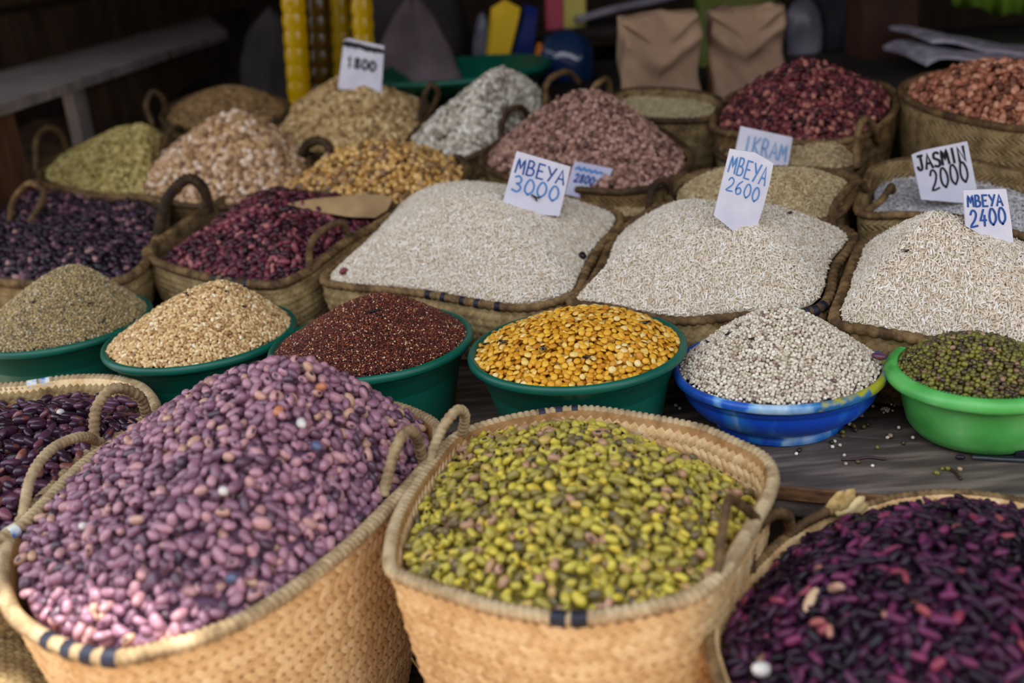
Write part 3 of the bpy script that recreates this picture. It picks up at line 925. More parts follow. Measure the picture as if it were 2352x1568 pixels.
def make_bowl(name, label, c, R, h, rf, m, kind, rim_m=None):
    o = empty(name, (c[0], c[1], TABLE)); tag(o, label, 'bowl')
    if kind == 'green':
        lh = .0075
        prof = [(rf * .2, .001), (rf, .0), (rf * 1.03, .004), (R * .86, h * .70), (R * .862, h * .76), (R * .898, h * .785), (R * .955, h - lh * .6), (R * .955, h - .001), (R * .93, h - .002), (R * .85, h * .6), (R * .7, h * .35)]
        rim = [(R * .945, h - lh), (R * .985, h - lh - .001), (R * .998, h - lh + .001), (R, h - lh * .5), (R * .992, h - .001), (R * .97, h + .0008), (R * .94, h - .0005), (R * .93, h - lh * .6), (R * .945, h - lh)]
    elif kind == 'blue':
        lh = .009
        prof = [(rf * .2, .004), (rf * .96, .0), (rf, .001), (rf, .006), (rf * .975, .0075), (rf * .985, .009), (rf * .985, .011), (R * .70, h * .24), (R * .82, h * .38), (R * .885, h * .54), (R * .91, h * .66), (R * .912, h * .71), (R * .93, h * .73), (R * .95, h - lh * .6), (R * .93, h - .002), (R * .86, h * .6), (R * .7, h * .36)]
        rim = [(R * .94, h - lh * .8), (R * .985, h - lh), (R * .998, h - lh * .8), (R, h - lh * .35), (R * .988, h - .001), (R * .96, h), (R * .93, h - .001), (R * .925, h - lh * .6), (R * .94, h - lh * .8)]
    else:
        lh = .013
        prof = [(rf * .2, .003), (rf * .9, .0), (rf, .0012), (R * .70, .0055), (R * .765, h * .20), (R * .81, h * .42), (R * .835, h * .62), (R * .865, h - lh * .7), (R * .86, h - .004), (R * .84, h - .008), (R * .8, h * .5)]
        rim = [(R * .86, h - lh * .85), (R * .955, h - lh), (R * .985, h - lh * .95), (R, h - lh * .75), (R * .995, h - lh * .42), (R * .965, h - lh * .13), (R * .925, h), (R * .88, h - lh * .06), (R * .845, h - lh * .3), (R * .845, h - lh * .7), (R * .86, h - lh * .85)]
    me = mesh('body', *lathe(prof)); ob = link('body', me, m, None); ob.location = (c[0], c[1], TABLE + .0004); ob.parent = o; ob.location = (0, 0, .0004)
    me = mesh('rim', *lathe(rim, closed_bottom=False)); ob = link('rim', me, rim_m or m, None); ob.parent = o
    if kind == 'lime':
        parts = []
        for k in range(150):
            g = 2 * math.pi * k / 150
            for r0, r1, z0, z1 in ((.865, .935, .988, 1.0),):
                t = np.array([-math.sin(g), math.cos(g)]) * .0007; q = np.array([math.cos(g), math.sin(g)])
                parts.append(([(*(q * R * r0 - t), h * z0), (*(q * R * r0 + t), h * z0), (*(q * R * r1 + t), h * z1 - .001), (*(q * R * r1 - t), h * z1 - .001), (*(q * R * r0), h * z0 + .0012), (*(q * R * r1), h * z1 + .0004)],
                              [(0, 1, 4), (2, 3, 5), (1, 2, 5, 4), (3, 0, 4, 5)]))
        tag(link('rim_ribs', mesh('rim_ribs', *join(parts)), m, None), kind='stuff').parent = ob
    return o


def bowl_field(c, R, h, peak, **kw):
    g = np.linspace(0, 2 * math.pi, 90, endpoint=False)
    fd = Field(np.stack([c[0] + np.cos(g) * R * .94, c[1] + np.sin(g) * R * .94, np.full(90, TABLE + h - .0035)], 1), peak, **kw)
    fd.core, fd.step = .90, .035
    return fd


H_BOWL = .084
c = at_h(138, 736, H_BOWL)
make_bowl('green_bowl', 'dark green plastic bowl of speckled grey-yellow millet at the row end', c, .108, H_BOWL, .078, M_GREEN, 'green')
MILLET = grain_mat('grain_millet', [(0, srgb(96, 88, 74)), (.3, srgb(150, 134, 96)), (.6, srgb(176, 152, 104)), (.85, srgb(196, 170, 116)), (1, srgb(214, 204, 184))], .55, .3, mottle=.08)
fd = bowl_field(c, .108, H_BOWL, peak_at(165, 612, c), p=1.2, tip=.18, lump=.0015, seed=5)
small_heap('millet_heap', 'conical heap of speckled grey-yellow millet in the end bowl', 'millet', fd, (.0013, .0012, .0012), .0022, MILLET, plain('millet_bulk', srgb(150, 132, 92), .7), 3, seg=(6, 4))
FD_MILLET = fd
c = at_h(459, 764, H_BOWL)
make_bowl('green_bowl', 'dark green plastic bowl of tan wheat between millet and red grain', c, .108, H_BOWL, .078, M_GREEN, 'green')
WHEAT = grain_mat('grain_wheat', [(0, srgb(160, 118, 76)), (.3, srgb(200, 162, 108)), (.7, srgb(222, 188, 134)), (.93, srgb(234, 208, 160)), (1, srgb(246, 236, 206))], .5, .35, mottle=.1)
fd = bowl_field(c, .108, H_BOWL, peak_at(503, 650, c), p=1.25, tip=.16, lump=.002, seed=6)
small_heap('wheat_heap', 'pointed heap of tan wheat grains in the green bowl', 'wheat', fd, (.0031, .00185, .0017), .0037, WHEAT, plain('wheat_bulk', srgb(196, 160, 108), .7), 3, tilt=.4, seg=(8, 6))
FD_WHEAT = fd
c = at_h(851, 780, H_BOWL)
make_bowl('green_bowl', 'dark green plastic bowl of tiny dark-red finger millet', c, .109, H_BOWL, .079, M_GREEN, 'green')
RAGI = grain_mat('grain_ragi', [(0, srgb(48, 20, 22)), (.4, srgb(84, 36, 28)), (.75, srgb(122, 56, 36)), (.9, srgb(156, 84, 52)), (.96, srgb(206, 164, 122)), (1, srgb(226, 200, 160))], .5, .35, mottle=.05)
fd = bowl_field(c, .109, H_BOWL, peak_at(872, 678, c), p=1.25, tip=.2, lump=.0015, seed=7)
small_heap('finger_millet_heap', 'heap of tiny dark-red finger millet in the green bowl', 'millet', fd, (.00092, .00088, .00085), .0017, RAGI, plain('ragi_bulk', srgb(88, 40, 30), .7), 3, seg=(6, 4))
FD_RAGI = fd
c = at_h(1324, 792, H_BOWL)
make_bowl('green_bowl', 'dark green plastic bowl full of yellow split peas', c, .1095, H_BOWL, .079, M_GREEN, 'green')
PEA = grain_mat('split_pea', [(0, srgb(196, 126, 22)), (.35, srgb(222, 160, 34)), (.75, srgb(234, 180, 58)), (.92, srgb(236, 200, 112)), (1, srgb(240, 214, 150))], .42, .4, mottle=.07)
fd = bowl_field(c, .1095, H_BOWL, peak_at(1350, 735, c), p=2.2, tip=.3, lump=.0025, seed=8)
mm = [bean_mesh('split_pea', .0036, .0033, .0021, PEA, 0, 12, 8, False, .8), bean_mesh('split_pea', .0040, .0032, .0022, PEA, 0, 12, 8, False, .75)]
bean_heap('split_pea_heap', 'mound of yellow split peas in the green bowl', 'split peas', 'split_pea', 'single yellow split pea on the mound in the green bowl', 'split pea',
          'yellow split peas in the green bowl', fd, mm, .0057, plain('pea_bulk', srgb(206, 150, 40), .6), .0024, tilt=.30, roll=.32, var=.12)
FD_PEA = fd
HB5, HB6 = .060, .068
c = at_h(1789, 834, HB5)
make_bowl('blue_bowl', 'marbled blue plastic bowl of white sorghum', c, .1030, HB5, .063, M_BLUE, 'blue', M_BLUE_RIM)
SORG = grain_mat('grain_sorghum', [(0, srgb(110, 84, 86)), (.06, srgb(176, 154, 132)), (.3, srgb(208, 194, 172)), (.8, srgb(228, 218, 198)), (1, srgb(242, 236, 222))], .45, .4, mottle=.10)
fd = bowl_field(c, .1030, HB5, peak_at(1790, 703, c), p=1.2, tip=.16, lump=.002, seed=9)
FD_SORG = fd
SORG_C = c
c = at_h(2264, 834, HB6)
make_bowl('lime_bowl', 'bright lime-green plastic tub of mung beans', c, .0885, HB6, .052, M_LIME, 'lime')
MUNG = grain_mat('mung_bean', [(0, srgb(50, 38, 30)), (.28, srgb(78, 64, 36)), (.55, srgb(104, 98, 38)), (.85, srgb(134, 130, 48)), (.96, srgb(110, 76, 60)), (1, srgb(176, 140, 110))], .32, .5, mottle=.15)
fd = bowl_field(c, .0885 * .92, HB6, peak_at(2205, 780, c), p=1.5, tip=.22, lump=.002, seed=10)
FD_MUNG = fd

# spilled seeds on the table: each one is built, and lends its shape to the heaps
sorg_me = bean_mesh('sorghum_grain', .0019, .0017, .0016, SORG, 0, 10, 7, False)
mung_me = bean_mesh('mung_bean', .0026, .0022, .0021, MUNG, 0, 10, 7, False)


def seed_at(px, py, h, name, me, label, cat, group, s=1.0):
    o = bpy.data.objects.new(name, me); COL.objects.link(o)
    o.location = at_h(px, py, h).tolist(); o.rotation_euler = (random.uniform(-.3, .3), random.uniform(-.3, .3), random.uniform(0, 6.3)); o.scale = (s, s, s)
    return tag(o, label, cat, group)


first_s = first_m = None
cz = lambda x, y: (1452 + x / 2.613, 500 + y / 2.613)
for x, y in ((985, 1415), (1202, 1373), (1247, 1363), (1273, 1424), (1283, 1475), (1443, 1487), (1532, 1318), (1600, 1258), (1377, 1187), (1305, 1238), (1445, 1130), (1327, 1192), (1317, 1210), (1365, 1160), (1390, 1125), (262, 1125), (285, 1143), (1215, 1340), (1685, 1318)):
    o = seed_at(*cz(x, y), .0016, 'sorghum_grain', sorg_me, 'white sorghum grain spilled on the dark table', 'grain', 'sorghum grains spilled on the table', random.uniform(.9, 1.15)); first_s = first_s or o
for k in range(26):
    a, r = random.uniform(0, 6.28), abs(random.gauss(0, 20))
    seed_at(*cz(1522 + r * 1.4 * math.cos(a), 1150 + r * .8 * math.sin(a)), .0016 + random.uniform(0, .0035), 'sorghum_grain', sorg_me, 'sorghum grain in the small clump stuck together beside the lime tub', 'grain', 'clump of sorghum grains on the table', .62)
for x, y in ((1003, 1393), (1197, 1345), (1265, 1308), (1340, 1272), (1390, 1253), (1413, 1240), (1470, 1377), (1627, 1350), (1550, 1306), (1828, 1530), (1860, 1505), (1893, 1503), (1967, 1507), (1355, 1463), (1330, 1248), (1262, 1285), (2338, 1385)):
    o = seed_at(*cz(x, y), .0019, 'mung_bean', mung_me, 'green mung bean spilled on the dark table', 'bean', 'mung beans spilled on the table', random.uniform(.9, 1.15)); first_m = first_m or o
seed_at(2020, 818, HB6 + .004, 'kidney_bean', bean_mesh('kidney_bean', .0082, .0046, .0037, KID, .2), 'dark glossy bean lying across the rims of the blue and lime bowls', 'bean', None, .9)
seed_at(1968 / 2.613 + 1452, 1435 / 2.613 + 500, .0032, 'dark_bean', bean_mesh('dark_bean', .0060, .0036, .0031, DARKB, .2, eye=False), 'small black bean on the table below the lime tub', 'bean', None, .7)


def sourced_heap(name, label, cat, fd, H_, d, src, bulk, layers=3):
    X = []
    for l in range(layers):
        x, y, z = hex_points(fd, d, .28, .985 - fd.step * l)
        X.append(np.stack([x, y, z - l * H_ * 1.3 + rng.normal(0, H_ * .33, len(x))], 1))
    p = np.concatenate(X)
    return heap_object(name, label, cat, fd, p, orient(fd, p[:, 0], p[:, 1], .5, .8), np.clip(rng.normal(1, .1, len(p)), .7, 1.3), H_ * (.8 + 1.3 * (layers - 1)), bulk, source=src)


sourced_heap('sorghum_heap', 'steep heap of white sorghum in the blue bowl', 'sorghum', FD_SORG, .0016, .0037, first_s, plain('sorghum_bulk', srgb(200, 184, 170), .7))
sourced_heap('mung_bean_heap', 'heap of dark green mung beans in the lime tub', 'mung beans', FD_MUNG, .0021, .0047, first_m, plain('mung_bulk', srgb(74, 66, 32), .6))

# ================================================================== MIDDLE ROW
RICE = grain_mat('rice', [(0, srgb(200, 180, 152)), (.3, srgb(226, 212, 190)), (.85, srgb(238, 229, 214)), (1, srgb(250, 248, 246))], .42, .4, mottle=.05)
RICE_Y = grain_mat('rice_cream', [(0, srgb(176, 152, 112)), (.4, srgb(202, 182, 144)), (1, srgb(224, 208, 176))], .45, .4, mottle=.05)
RICE_BULK = plain('rice_bulk', srgb(206, 190, 166), .8)
RICE_SZ = (.0033, .00090, .00080)
NIL = lambda p: deck_z(p)

b = Basket('rice_basket', 'square palm basket of rice behind the red millet bowl', rim_deck(
    [(742, 640), (800, 655), (900, 663), (991, 674), (1080, 690), (1144, 700), (1210, 703), (1262, 694), (1325, 668), (1345, 622), (1375, 570), (1426, 508), (1400, 480), (1297, 452), (1180, 432), (1068, 423), (960, 436), (900, 478), (850, 535), (785, 598)], .085),
    NIL, shrink=.9, n=112, body=M_STRAW_OLD, rim_mat=M_ROPE_OLD, rim_r=.0050, wrap=.0095, rim_ridge=.26)
b.weave(M_STRIP_OLD, l=.015, w=.0068, row=.0098, pitch=.0085)
for x, y in ((984, 680), (1022, 684), (1065, 692), (1098, 696), (1145, 704)): b.band(x, y, .006, M_BAND)
base = on_deck(1080, 560, .09)
fd = b.field(peak_at(1085, 440, base), drop=.001, inset=.0055, p=1.8, tip=.25, lump=.006, lumpk=16, seed=11)
small_heap('rice_heap', 'rounded heap of white rice under the 3000 price card', 'rice', fd, RICE_SZ, .0030, RICE, RICE_BULK, 3, tilt=.42, roll=1.5, seg=(6, 5))
FD_R1 = fd
b = Basket('rice_basket', 'palm basket of rice behind the yellow pea and sorghum bowls', rim_deck(
    [(1308, 690), (1400, 703), (1480, 722), (1563, 733), (1640, 728), (1727, 720), (1800, 720), (1868, 710), (1903, 680), (1922, 607), (1962, 545), (1920, 515), (1854, 503), (1760, 492), (1650, 478), (1540, 466), (1462, 502), (1408, 548), (1378, 612), (1345, 662)], .085),
    NIL, shrink=.9, n=112, body=M_STRAW_OLD, rim_mat=M_ROPE_OLD, rim_r=.0050, wrap=.0095, rim_ridge=.26)
b.weave(M_STRIP_OLD, l=.015, w=.0068, row=.0098, pitch=.0085)
for x, y in ((1850, 716), (1868, 710), (1885, 700)): b.band(x, y, .005, M_BAND)
base = on_deck(1650, 580, .09)
fd = b.field(peak_at(1630, 470, base), drop=.001, inset=.0055, p=1.8, tip=.25, lump=.008, lumpk=14, seed=12)
small_heap('rice_heap', 'wide heap of white rice under the 2600 price card', 'rice', fd, RICE_SZ, .0030, RICE, RICE_BULK, 3, tilt=.42, roll=1.5, seg=(6, 5))
FD_R2 = fd
b = Basket('rice_basket', 'palm basket of rice behind the lime tub, cut by the picture edge', rim_deck(
    [(1918, 735), (1990, 753), (2080, 768), (2140, 780), (2250, 800), (2400, 815), (2500, 770), (2560, 690), (2520, 630), (2400, 585), (2230, 540), (2100, 532), (1995, 548), (1960, 600), (1935, 670)], .085),
    NIL, shrink=.9, n=112, body=M_STRAW_OLD, rim_mat=M_ROPE_OLD, rim_r=.0058, wrap=.012, rim_ridge=.28)
b.weave(M_STRIP_OLD, l=.017, w=.0082, row=.0115, pitch=.0105)
base = on_deck(2190, 660, .09)
fd = b.field(peak_at(2150, 488, base), drop=.001, inset=.0055, p=1.15, tip=.12, lump=.006, lumpk=14, seed=13)
small_heap('rice_heap', 'steep ridged heap of white rice under the 2400 price card', 'rice', fd, (.0036, .00092, .00082), .0030, RICE, RICE_BULK, 3, tilt=.42, roll=1.5, seg=(6, 5))
FD_R3 = fd

MAROON = grain_mat('bean_maroon', [(0, srgb(34, 15, 21)), (.4, srgb(68, 27, 39)), (.75, srgb(102, 42, 56)), (.92, srgb(146, 74, 84)), (1, srgb(176, 112, 104))], .34, .36, mottle=.2)
MAROON_BULK = plain('maroon_bulk', srgb(74, 32, 44), .6)
b = Basket('bean_basket', 'worn palm basket of maroon beans behind the wheat bowl', rim_deck(
    [(336, 575), (355, 595), (421, 620), (513, 640), (597, 650), (651, 646), (708, 618), (746, 588), (804, 545), (878, 505), (900, 472), (860, 448), (740, 440), (640, 440), (556, 436), (500, 462), (430, 505), (375, 543)], .095),
    NIL, shrink=.88, n=96, body=M_STRAW_OLD, rim_mat=M_ROPE_OLD, rim_r=.006, inner=.6)
b.weave(M_STRIP_OLD, l=.013, w=.006, row=.0085, pitch=.0075, s0=.08)
b.handle([(710, 620), (714, 560), (742, 528), (785, 512), (802, 545)], .095, .095, .0045, M_ROPE_OLD)
for x, y in ((498, 640), (517, 642), (541, 646), (566, 650)): b.band(x, y, .005, M_BAND)
base = on_deck(620, 540, .08)
fd = b.field(peak_at(660, 446, base), drop=lambda r: .010 + .030 * np.clip((560 - np.array([project(x)[0] for x in r])) / 130, 0, 1) * np.clip((590 - np.array([project(x)[1] for x in r])) / 40, 0, 1), inset=.012, p=1.5, tip=.25, lump=.004, seed=14)
small_heap('maroon_bean_heap', 'heap of maroon beans in the worn basket behind the wheat', 'beans', fd, (.0068, .0038, .0034), .0088, MAROON, MAROON_BULK, 3, tilt=.4, roll=1.2, seg=(10, 7))
# a tan scoop-like piece of bark pushed into the beans
A = [(652, 468), (720, 456), (800, 448), (880, 446), (902, 456), (890, 482), (862, 500), (800, 498), (740, 488), (690, 478)]
def y_on(fd, px, py):
    """where the ray through a pixel first meets a heap"""
    d = ray(px, py); t = np.linspace(.6, 2.6, 4000); X = CAM[None] + d[None] * t[:, None]
    z, tt = fd(X[:, 0], X[:, 1]); k = np.where((X[:, 2] < z) & (tt < 1))[0]
    return X[k[0]] if len(k) else None


yb = y_on(fd, 800, 500)[1]
top = [at_y(x, y, yb - .012 + .03 * (500 - y) / 50) for x, y in A]
V = [p_ for p_ in top] + [p_ + np.array([.0, .006, -.002]) for p_ in top]; n_ = len(A)
Fc = [tuple(range(n_)), tuple(range(2 * n_ - 1, n_ - 1, -1))] + [(i, (i + 1) % n_, n_ + (i + 1) % n_, n_ + i) for i in range(n_)]
M_CARD = noise_mat('bark_card', [(.3, srgb(140, 112, 78)), (.7, srgb(182, 152, 108))], 25, rough=.8)
cp = link('bark_scoop', bevelled(mesh('bark_scoop', V, Fc), .001, 1), M_CARD, None, False)
tag(cp, 'flat tan scoop of bark stuck in the maroon beans', 'scoop')

PLUMD = grain_mat('bean_black_plum', [(0, srgb(20, 12, 20)), (.5, srgb(40, 24, 38)), (.8, srgb(66, 41, 58)), (.93, srgb(116, 80, 92)), (1, srgb(172, 130, 122))], .30, .32, mottle=.2)
b = Basket('bean_basket', 'palm basket of blackish plum beans at the edge behind the millet bowl', rim_deck(
    [(-20, 640), (90, 650), (200, 650), (283, 638), (330, 605), (362, 540), (380, 470), (340, 452), (220, 446), (120, 425), (0, 405), (-90, 402), (-160, 440), (-185, 520), (-130, 600)], .095),
    NIL, shrink=.88, n=96, body=M_STRAW_OLD, rim_mat=M_ROPE_OLD, rim_r=.0065)
b.weave(M_STRIP_OLD, l=.013, w=.006, row=.0085, pitch=.0075, s0=.08)
b.handle([(362, 540), (382, 462), (428, 412), (466, 432), (480, 488)], .095, .10, .0078, M_ROPE_DARK)
b.handle([(24, 515), (30, 465), (62, 424), (92, 430), (100, 455), (62, 520)], .10, .10, .005, M_ROPE_OLD)
base = on_deck(120, 520, .09)
fd = b.field(base + np.array([0, 0, .012]), drop=.006, inset=.010, p=2, tip=.3, lump=.005, seed=15)
small_heap('black_plum_bean_heap', 'heap of blackish plum beans behind the millet bowl', 'beans', fd, (.0066, .0044, .0038), .0088, PLUMD, plain('plumd_bulk', srgb(46, 28, 46), .6), 3, tilt=.4, roll=1.2, seg=(10, 7))

# ================================================================== BACK ROWS
def back_basket(label, heap_name, heap_label, heap_cat, rim, h, base, peak, size, d, stops, bulk, p=1.3, drop=.004, tip=.16, handles=(), rmat=None, body=None, lump=.004, rough=.5, name='grain_basket', inner=.4, seed=20, layers=3, rr=.0048, bottom=None, shrink=.88):
    b = Basket(name, label, rim_deck(rim, h), bottom or NIL, shrink=shrink, n=72, body=body or M_STRAW_DARK, rim_mat=rmat or M_ROPE_DARK, rim_r=rr, rim_n=260, inner=inner)
    for hd in handles: b.handle(hd[0], h, h, (hd[1] if len(hd) > 1 else .006) * .8, hd[2] if len(hd) > 2 else M_ROPE_DARK, n=48)
    bp = on_deck(*base, h)
    pk = peak_at(*peak, bp) if peak else bp + np.array([0, 0, -drop])
    fd = b.field(pk, drop=drop, inset=.009, p=p, tip=tip, lump=lump, seed=seed)
    m = grain_mat('grain_' + heap_name, stops, rough, .4, mottle=.12)
    small_heap(heap_name, heap_label, heap_cat, fd, size, d, m, plain(heap_name + '_bulk', bulk, .7), layers, tilt=.45, roll=1.0, seg=(9, 6))
    return b, fd


PAIR = lambda *c: [(i / (len(c) - 1), srgb(*q)) for i, q in enumerate(c)]
back_basket('basket of yellow-green split lentils by the dark shelf', 'green_lentil_heap', 'sloping heap of yellow-green split lentils by the shelf', 'lentils',
            [(90, 405), (160, 438), (260, 458), (345, 445), (378, 385), (402, 325), (345, 298), (225, 318), (130, 358)], .09, (262, 380), (332, 291), (.0042, .0034, .0026), .0062,
            PAIR((110, 98, 48), (168, 150, 86), (190, 172, 104), (204, 188, 128)), srgb(150, 134, 74), 1.25, seed=21,
            handles=(([(84, 392), (84, 322), (106, 294), (138, 306), (158, 350)], .006, M_ROPE_OLD), ([(372, 372), (384, 312), (408, 292), (432, 312)], .007)))
back_basket('wide brown basket of tan grain behind the lentils', 'tan_grain_heap', 'low tan grain surface in the shaded brown basket', 'grain',
            [(372, 262), (410, 296), (520, 300), (640, 272), (655, 232), (560, 206), (450, 216)], .11, (515, 258), (535, 206), (.003, .0026, .0024), .0050,
            PAIR((88, 66, 38), (140, 108, 66), (164, 130, 84)), srgb(120, 92, 56), 1.7, seed=22,
            handles=(([(352, 288), (336, 245), (350, 212), (374, 226), (382, 262)], .006),))
back_basket('basket of pale pink-beige groundnuts behind the maroon beans', 'groundnut_heap', 'tall cone of pale pink-beige groundnuts', 'groundnuts',
            [(303, 442), (420, 468), (560, 472), (660, 448), (712, 380), (672, 312), (540, 300), (400, 330), (330, 390)], .09, (520, 385), (540, 262), (.0062, .0045, .0042), .0085,
            PAIR((120, 88, 62), (176, 138, 96), (200, 164, 116), (208, 172, 142), (232, 212, 190)), srgb(168, 132, 94), 1.2, seed=23,
            handles=(([(690, 362), (706, 332), (738, 324), (758, 348), (738, 388)], .009),))
b4, FD_B4 = back_basket('basket of beige maize kernels under the card by the oil bottle', 'beige_maize_heap', 'rounded heap of beige maize under the faded card', 'maize',
            [(615, 300), (680, 348), (800, 352), (918, 346), (975, 272), (962, 222), (800, 210), (670, 235)], .09, (800, 275), (815, 186), (.0056, .0045, .0038), .0080,
            PAIR((126, 98, 58), (184, 150, 98), (204, 172, 120), (224, 198, 150)), srgb(172, 140, 92), 1.35, seed=24, handles=(([(962, 280), (974, 222), (990, 194), (1006, 216), (984, 266)], .006),))
back_basket('basket of grey-white maize behind the soya beans', 'white_maize_heap', 'sloping heap of grey-white maize before the green basin', 'maize',
            [(930, 332), (1000, 360), (1062, 364), (1150, 322), (1248, 248), (1240, 202), (1130, 190), (1010, 252)], .09, (1090, 280), (1148, 163), (.0056, .0045, .0038), .0078,
            PAIR((136, 126, 112), (188, 178, 160), (212, 204, 188), (236, 232, 222)), srgb(184, 174, 156), 1.25, seed=25,
            handles=(([(1152, 325), (1154, 282), (1174, 250), (1200, 249), (1218, 272)], .006), ([(1250, 244), (1256, 192), (1282, 170), (1308, 166), (1330, 190)], .006, M_ROPE_OLD)))
back_basket('basket of dusty pink-brown beans under the small blank card', 'pink_brown_bean_heap', 'big dusty pink-brown bean heap in the middle rear', 'beans',
            [(1112, 352), (1150, 400), (1300, 428), (1450, 436), (1560, 402), (1580, 342), (1450, 272), (1250, 272)], .09, (1340, 350), (1342, 212), (.0050, .0037, .0033), .0068,
            PAIR((86, 58, 50), (142, 104, 90), (168, 128, 112), (188, 150, 134)), srgb(136, 100, 86), 1.35, seed=26, handles=(([(1340, 258), (1362, 205), (1388, 182), (1398, 190), (1402, 230)], .006, M_ROPE_OLD),))
back_basket('basket of golden soya beans between groundnuts and rice', 'soya_bean_heap', 'mound of golden soya beans between groundnuts and rice', 'soya beans',
            [(632, 442), (750, 470), (900, 474), (1030, 462), (1076, 402), (1040, 352), (900, 352), (722, 384)], .09, (860, 405), (868, 326), (.0047, .0044, .0042), .0090,
            PAIR((110, 80, 44), (190, 142, 74), (214, 168, 94), (228, 188, 122), (120, 90, 80)), srgb(176, 132, 70), 1.5, seed=27, rmat=M_ROPE_OLD)
back_basket('basket of deep red beans at the rear beside the paper bags', 'red_bean_heap', 'broad heap of deep red beans at the rear', 'beans',
            [(1636, 284), (1700, 308), (1850, 326), (1985, 308), (2060, 242), (2022, 192), (1850, 190), (1690, 212)], .10, (1850, 250), (1850, 140), (.0052, .0036, .0033), .0070,
            PAIR((40, 14, 20), (74, 26, 34), (96, 36, 44), (122, 54, 56), (176, 118, 100)), srgb(70, 26, 33), 1.4, seed=28, rmat=M_ROPE_OLD)
back_basket('tall tan basket of shelled brown nuts at the rear edge', 'brown_nut_heap', 'heap of shelled red-brown nuts at the rear edge', 'nuts',
            [(2072, 196), (2110, 240), (2230, 275), (2352, 292), (2500, 282), (2560, 222), (2400, 172), (2180, 162)], .115, (2310, 232), (2320, 140), (.0060, .0042, .0040), .0082,
            PAIR((84, 46, 32), (146, 88, 64), (176, 112, 84), (206, 150, 122)), srgb(134, 82, 60), 1.5, seed=29, rmat=M_ROPE_OLD, body=M_STRAW_OLD, shrink=.96)
back_basket('pale rice basket in front of the paper bags', 'shaded_rice_heap', 'flat pale grain surface before the paper bags', 'rice',
            [(1400, 236), (1450, 268), (1560, 275), (1640, 266), (1652, 226), (1560, 206), (1440, 206)], .10, (1530, 240), None, (.0033, .0010, .0009), .0040,
            PAIR((150, 132, 96), (186, 168, 130), (206, 190, 152)), srgb(170, 152, 116), 2, .010, .3, seed=30, body=M_STRAW_OLD)
b11, FD_B11 = back_basket('wide basket of grey-white rice under the 2000 card', 'grey_rice_heap', 'level grey-white rice under the 2000 price card', 'rice',
            [(1975, 486), (2090, 490), (2217, 500), (2352, 540), (2480, 590), (2530, 480), (2400, 412), (2240, 372), (2100, 364), (2010, 382), (1985, 430)], .085, (2200, 460), None, (.0033, .0010, .0009), .0036,
            PAIR((150, 146, 148), (190, 186, 188), (216, 214, 216)), srgb(176, 172, 172), 2, .020, .3, seed=31, body=M_STRAW_OLD, rmat=M_ROPE_OLD, inner=.7,
            handles=(([(1912, 522), (1915, 478), (1945, 435), (1972, 418), (1990, 440)], .006, M_ROPE_OLD), ([(1990, 486), (2026, 458), (2046, 428), (2050, 440)], .005, M_ROPE_OLD)))
b12, FD_B12 = back_basket('basket of cream rice behind the 2600 card', 'cream_rice_heap', 'cream rice mound behind the 2600 price card', 'rice',
            [(1548, 470), (1650, 492), (1780, 503), (1900, 503), (1965, 442), (1960, 402), (1850, 386), (1700, 386), (1600, 396), (1542, 430)], .085, (1750, 450), (1730, 388), (.0033, .0010, .0009), .0036,
            PAIR((160, 136, 96), (192, 170, 128), (214, 196, 156)), srgb(180, 158, 118), 2, .006, .3, seed=32, body=M_STRAW_OLD, rmat=M_ROPE_OLD)
b13, FD_B13 = back_basket('narrow rice basket before the red beans, with the faded blue card', 'sand_rice_heap', 'sandy rice mound before the red beans', 'rice',
            [(1645, 345), (1720, 382), (1850, 394), (1960, 384), (1986, 342), (1960, 322), (1850, 326), (1700, 318)], .08, (1880, 362), (1905, 326), (.0033, .0010, .0009), .0038,
            PAIR((150, 128, 92), (182, 160, 120), (204, 184, 146)), srgb(168, 146, 110), 1.5, .010, .3, seed=33, body=M_STRAW_OLD,
            handles=(([(1969, 388), (1968, 318), (1984, 274), (2006, 292), (2022, 330)], .006, M_ROPE_OLD),))
b14, FD_B14 = back_basket('low basket of cream rice behind the 3000 card', 'low_rice_heap', 'low cream rice surface behind the 3000 price card', 'rice',
            [(1082, 400), (1110, 432), (1250, 452), (1400, 498), (1490, 490), (1525, 442), (1500, 412), (1300, 398), (1150, 374)], .075, (1330, 440), None, (.0033, .0010, .0009), .0036,
            PAIR((158, 132, 88), (190, 166, 120), (210, 190, 148)), srgb(176, 152, 108), 2, .010, .3, seed=34, body=M_STRAW_OLD, rmat=M_ROPE_OLD,
            handles=(([(1488, 490), (1496, 440), (1516, 415), (1536, 425), (1540, 465)], .006),))

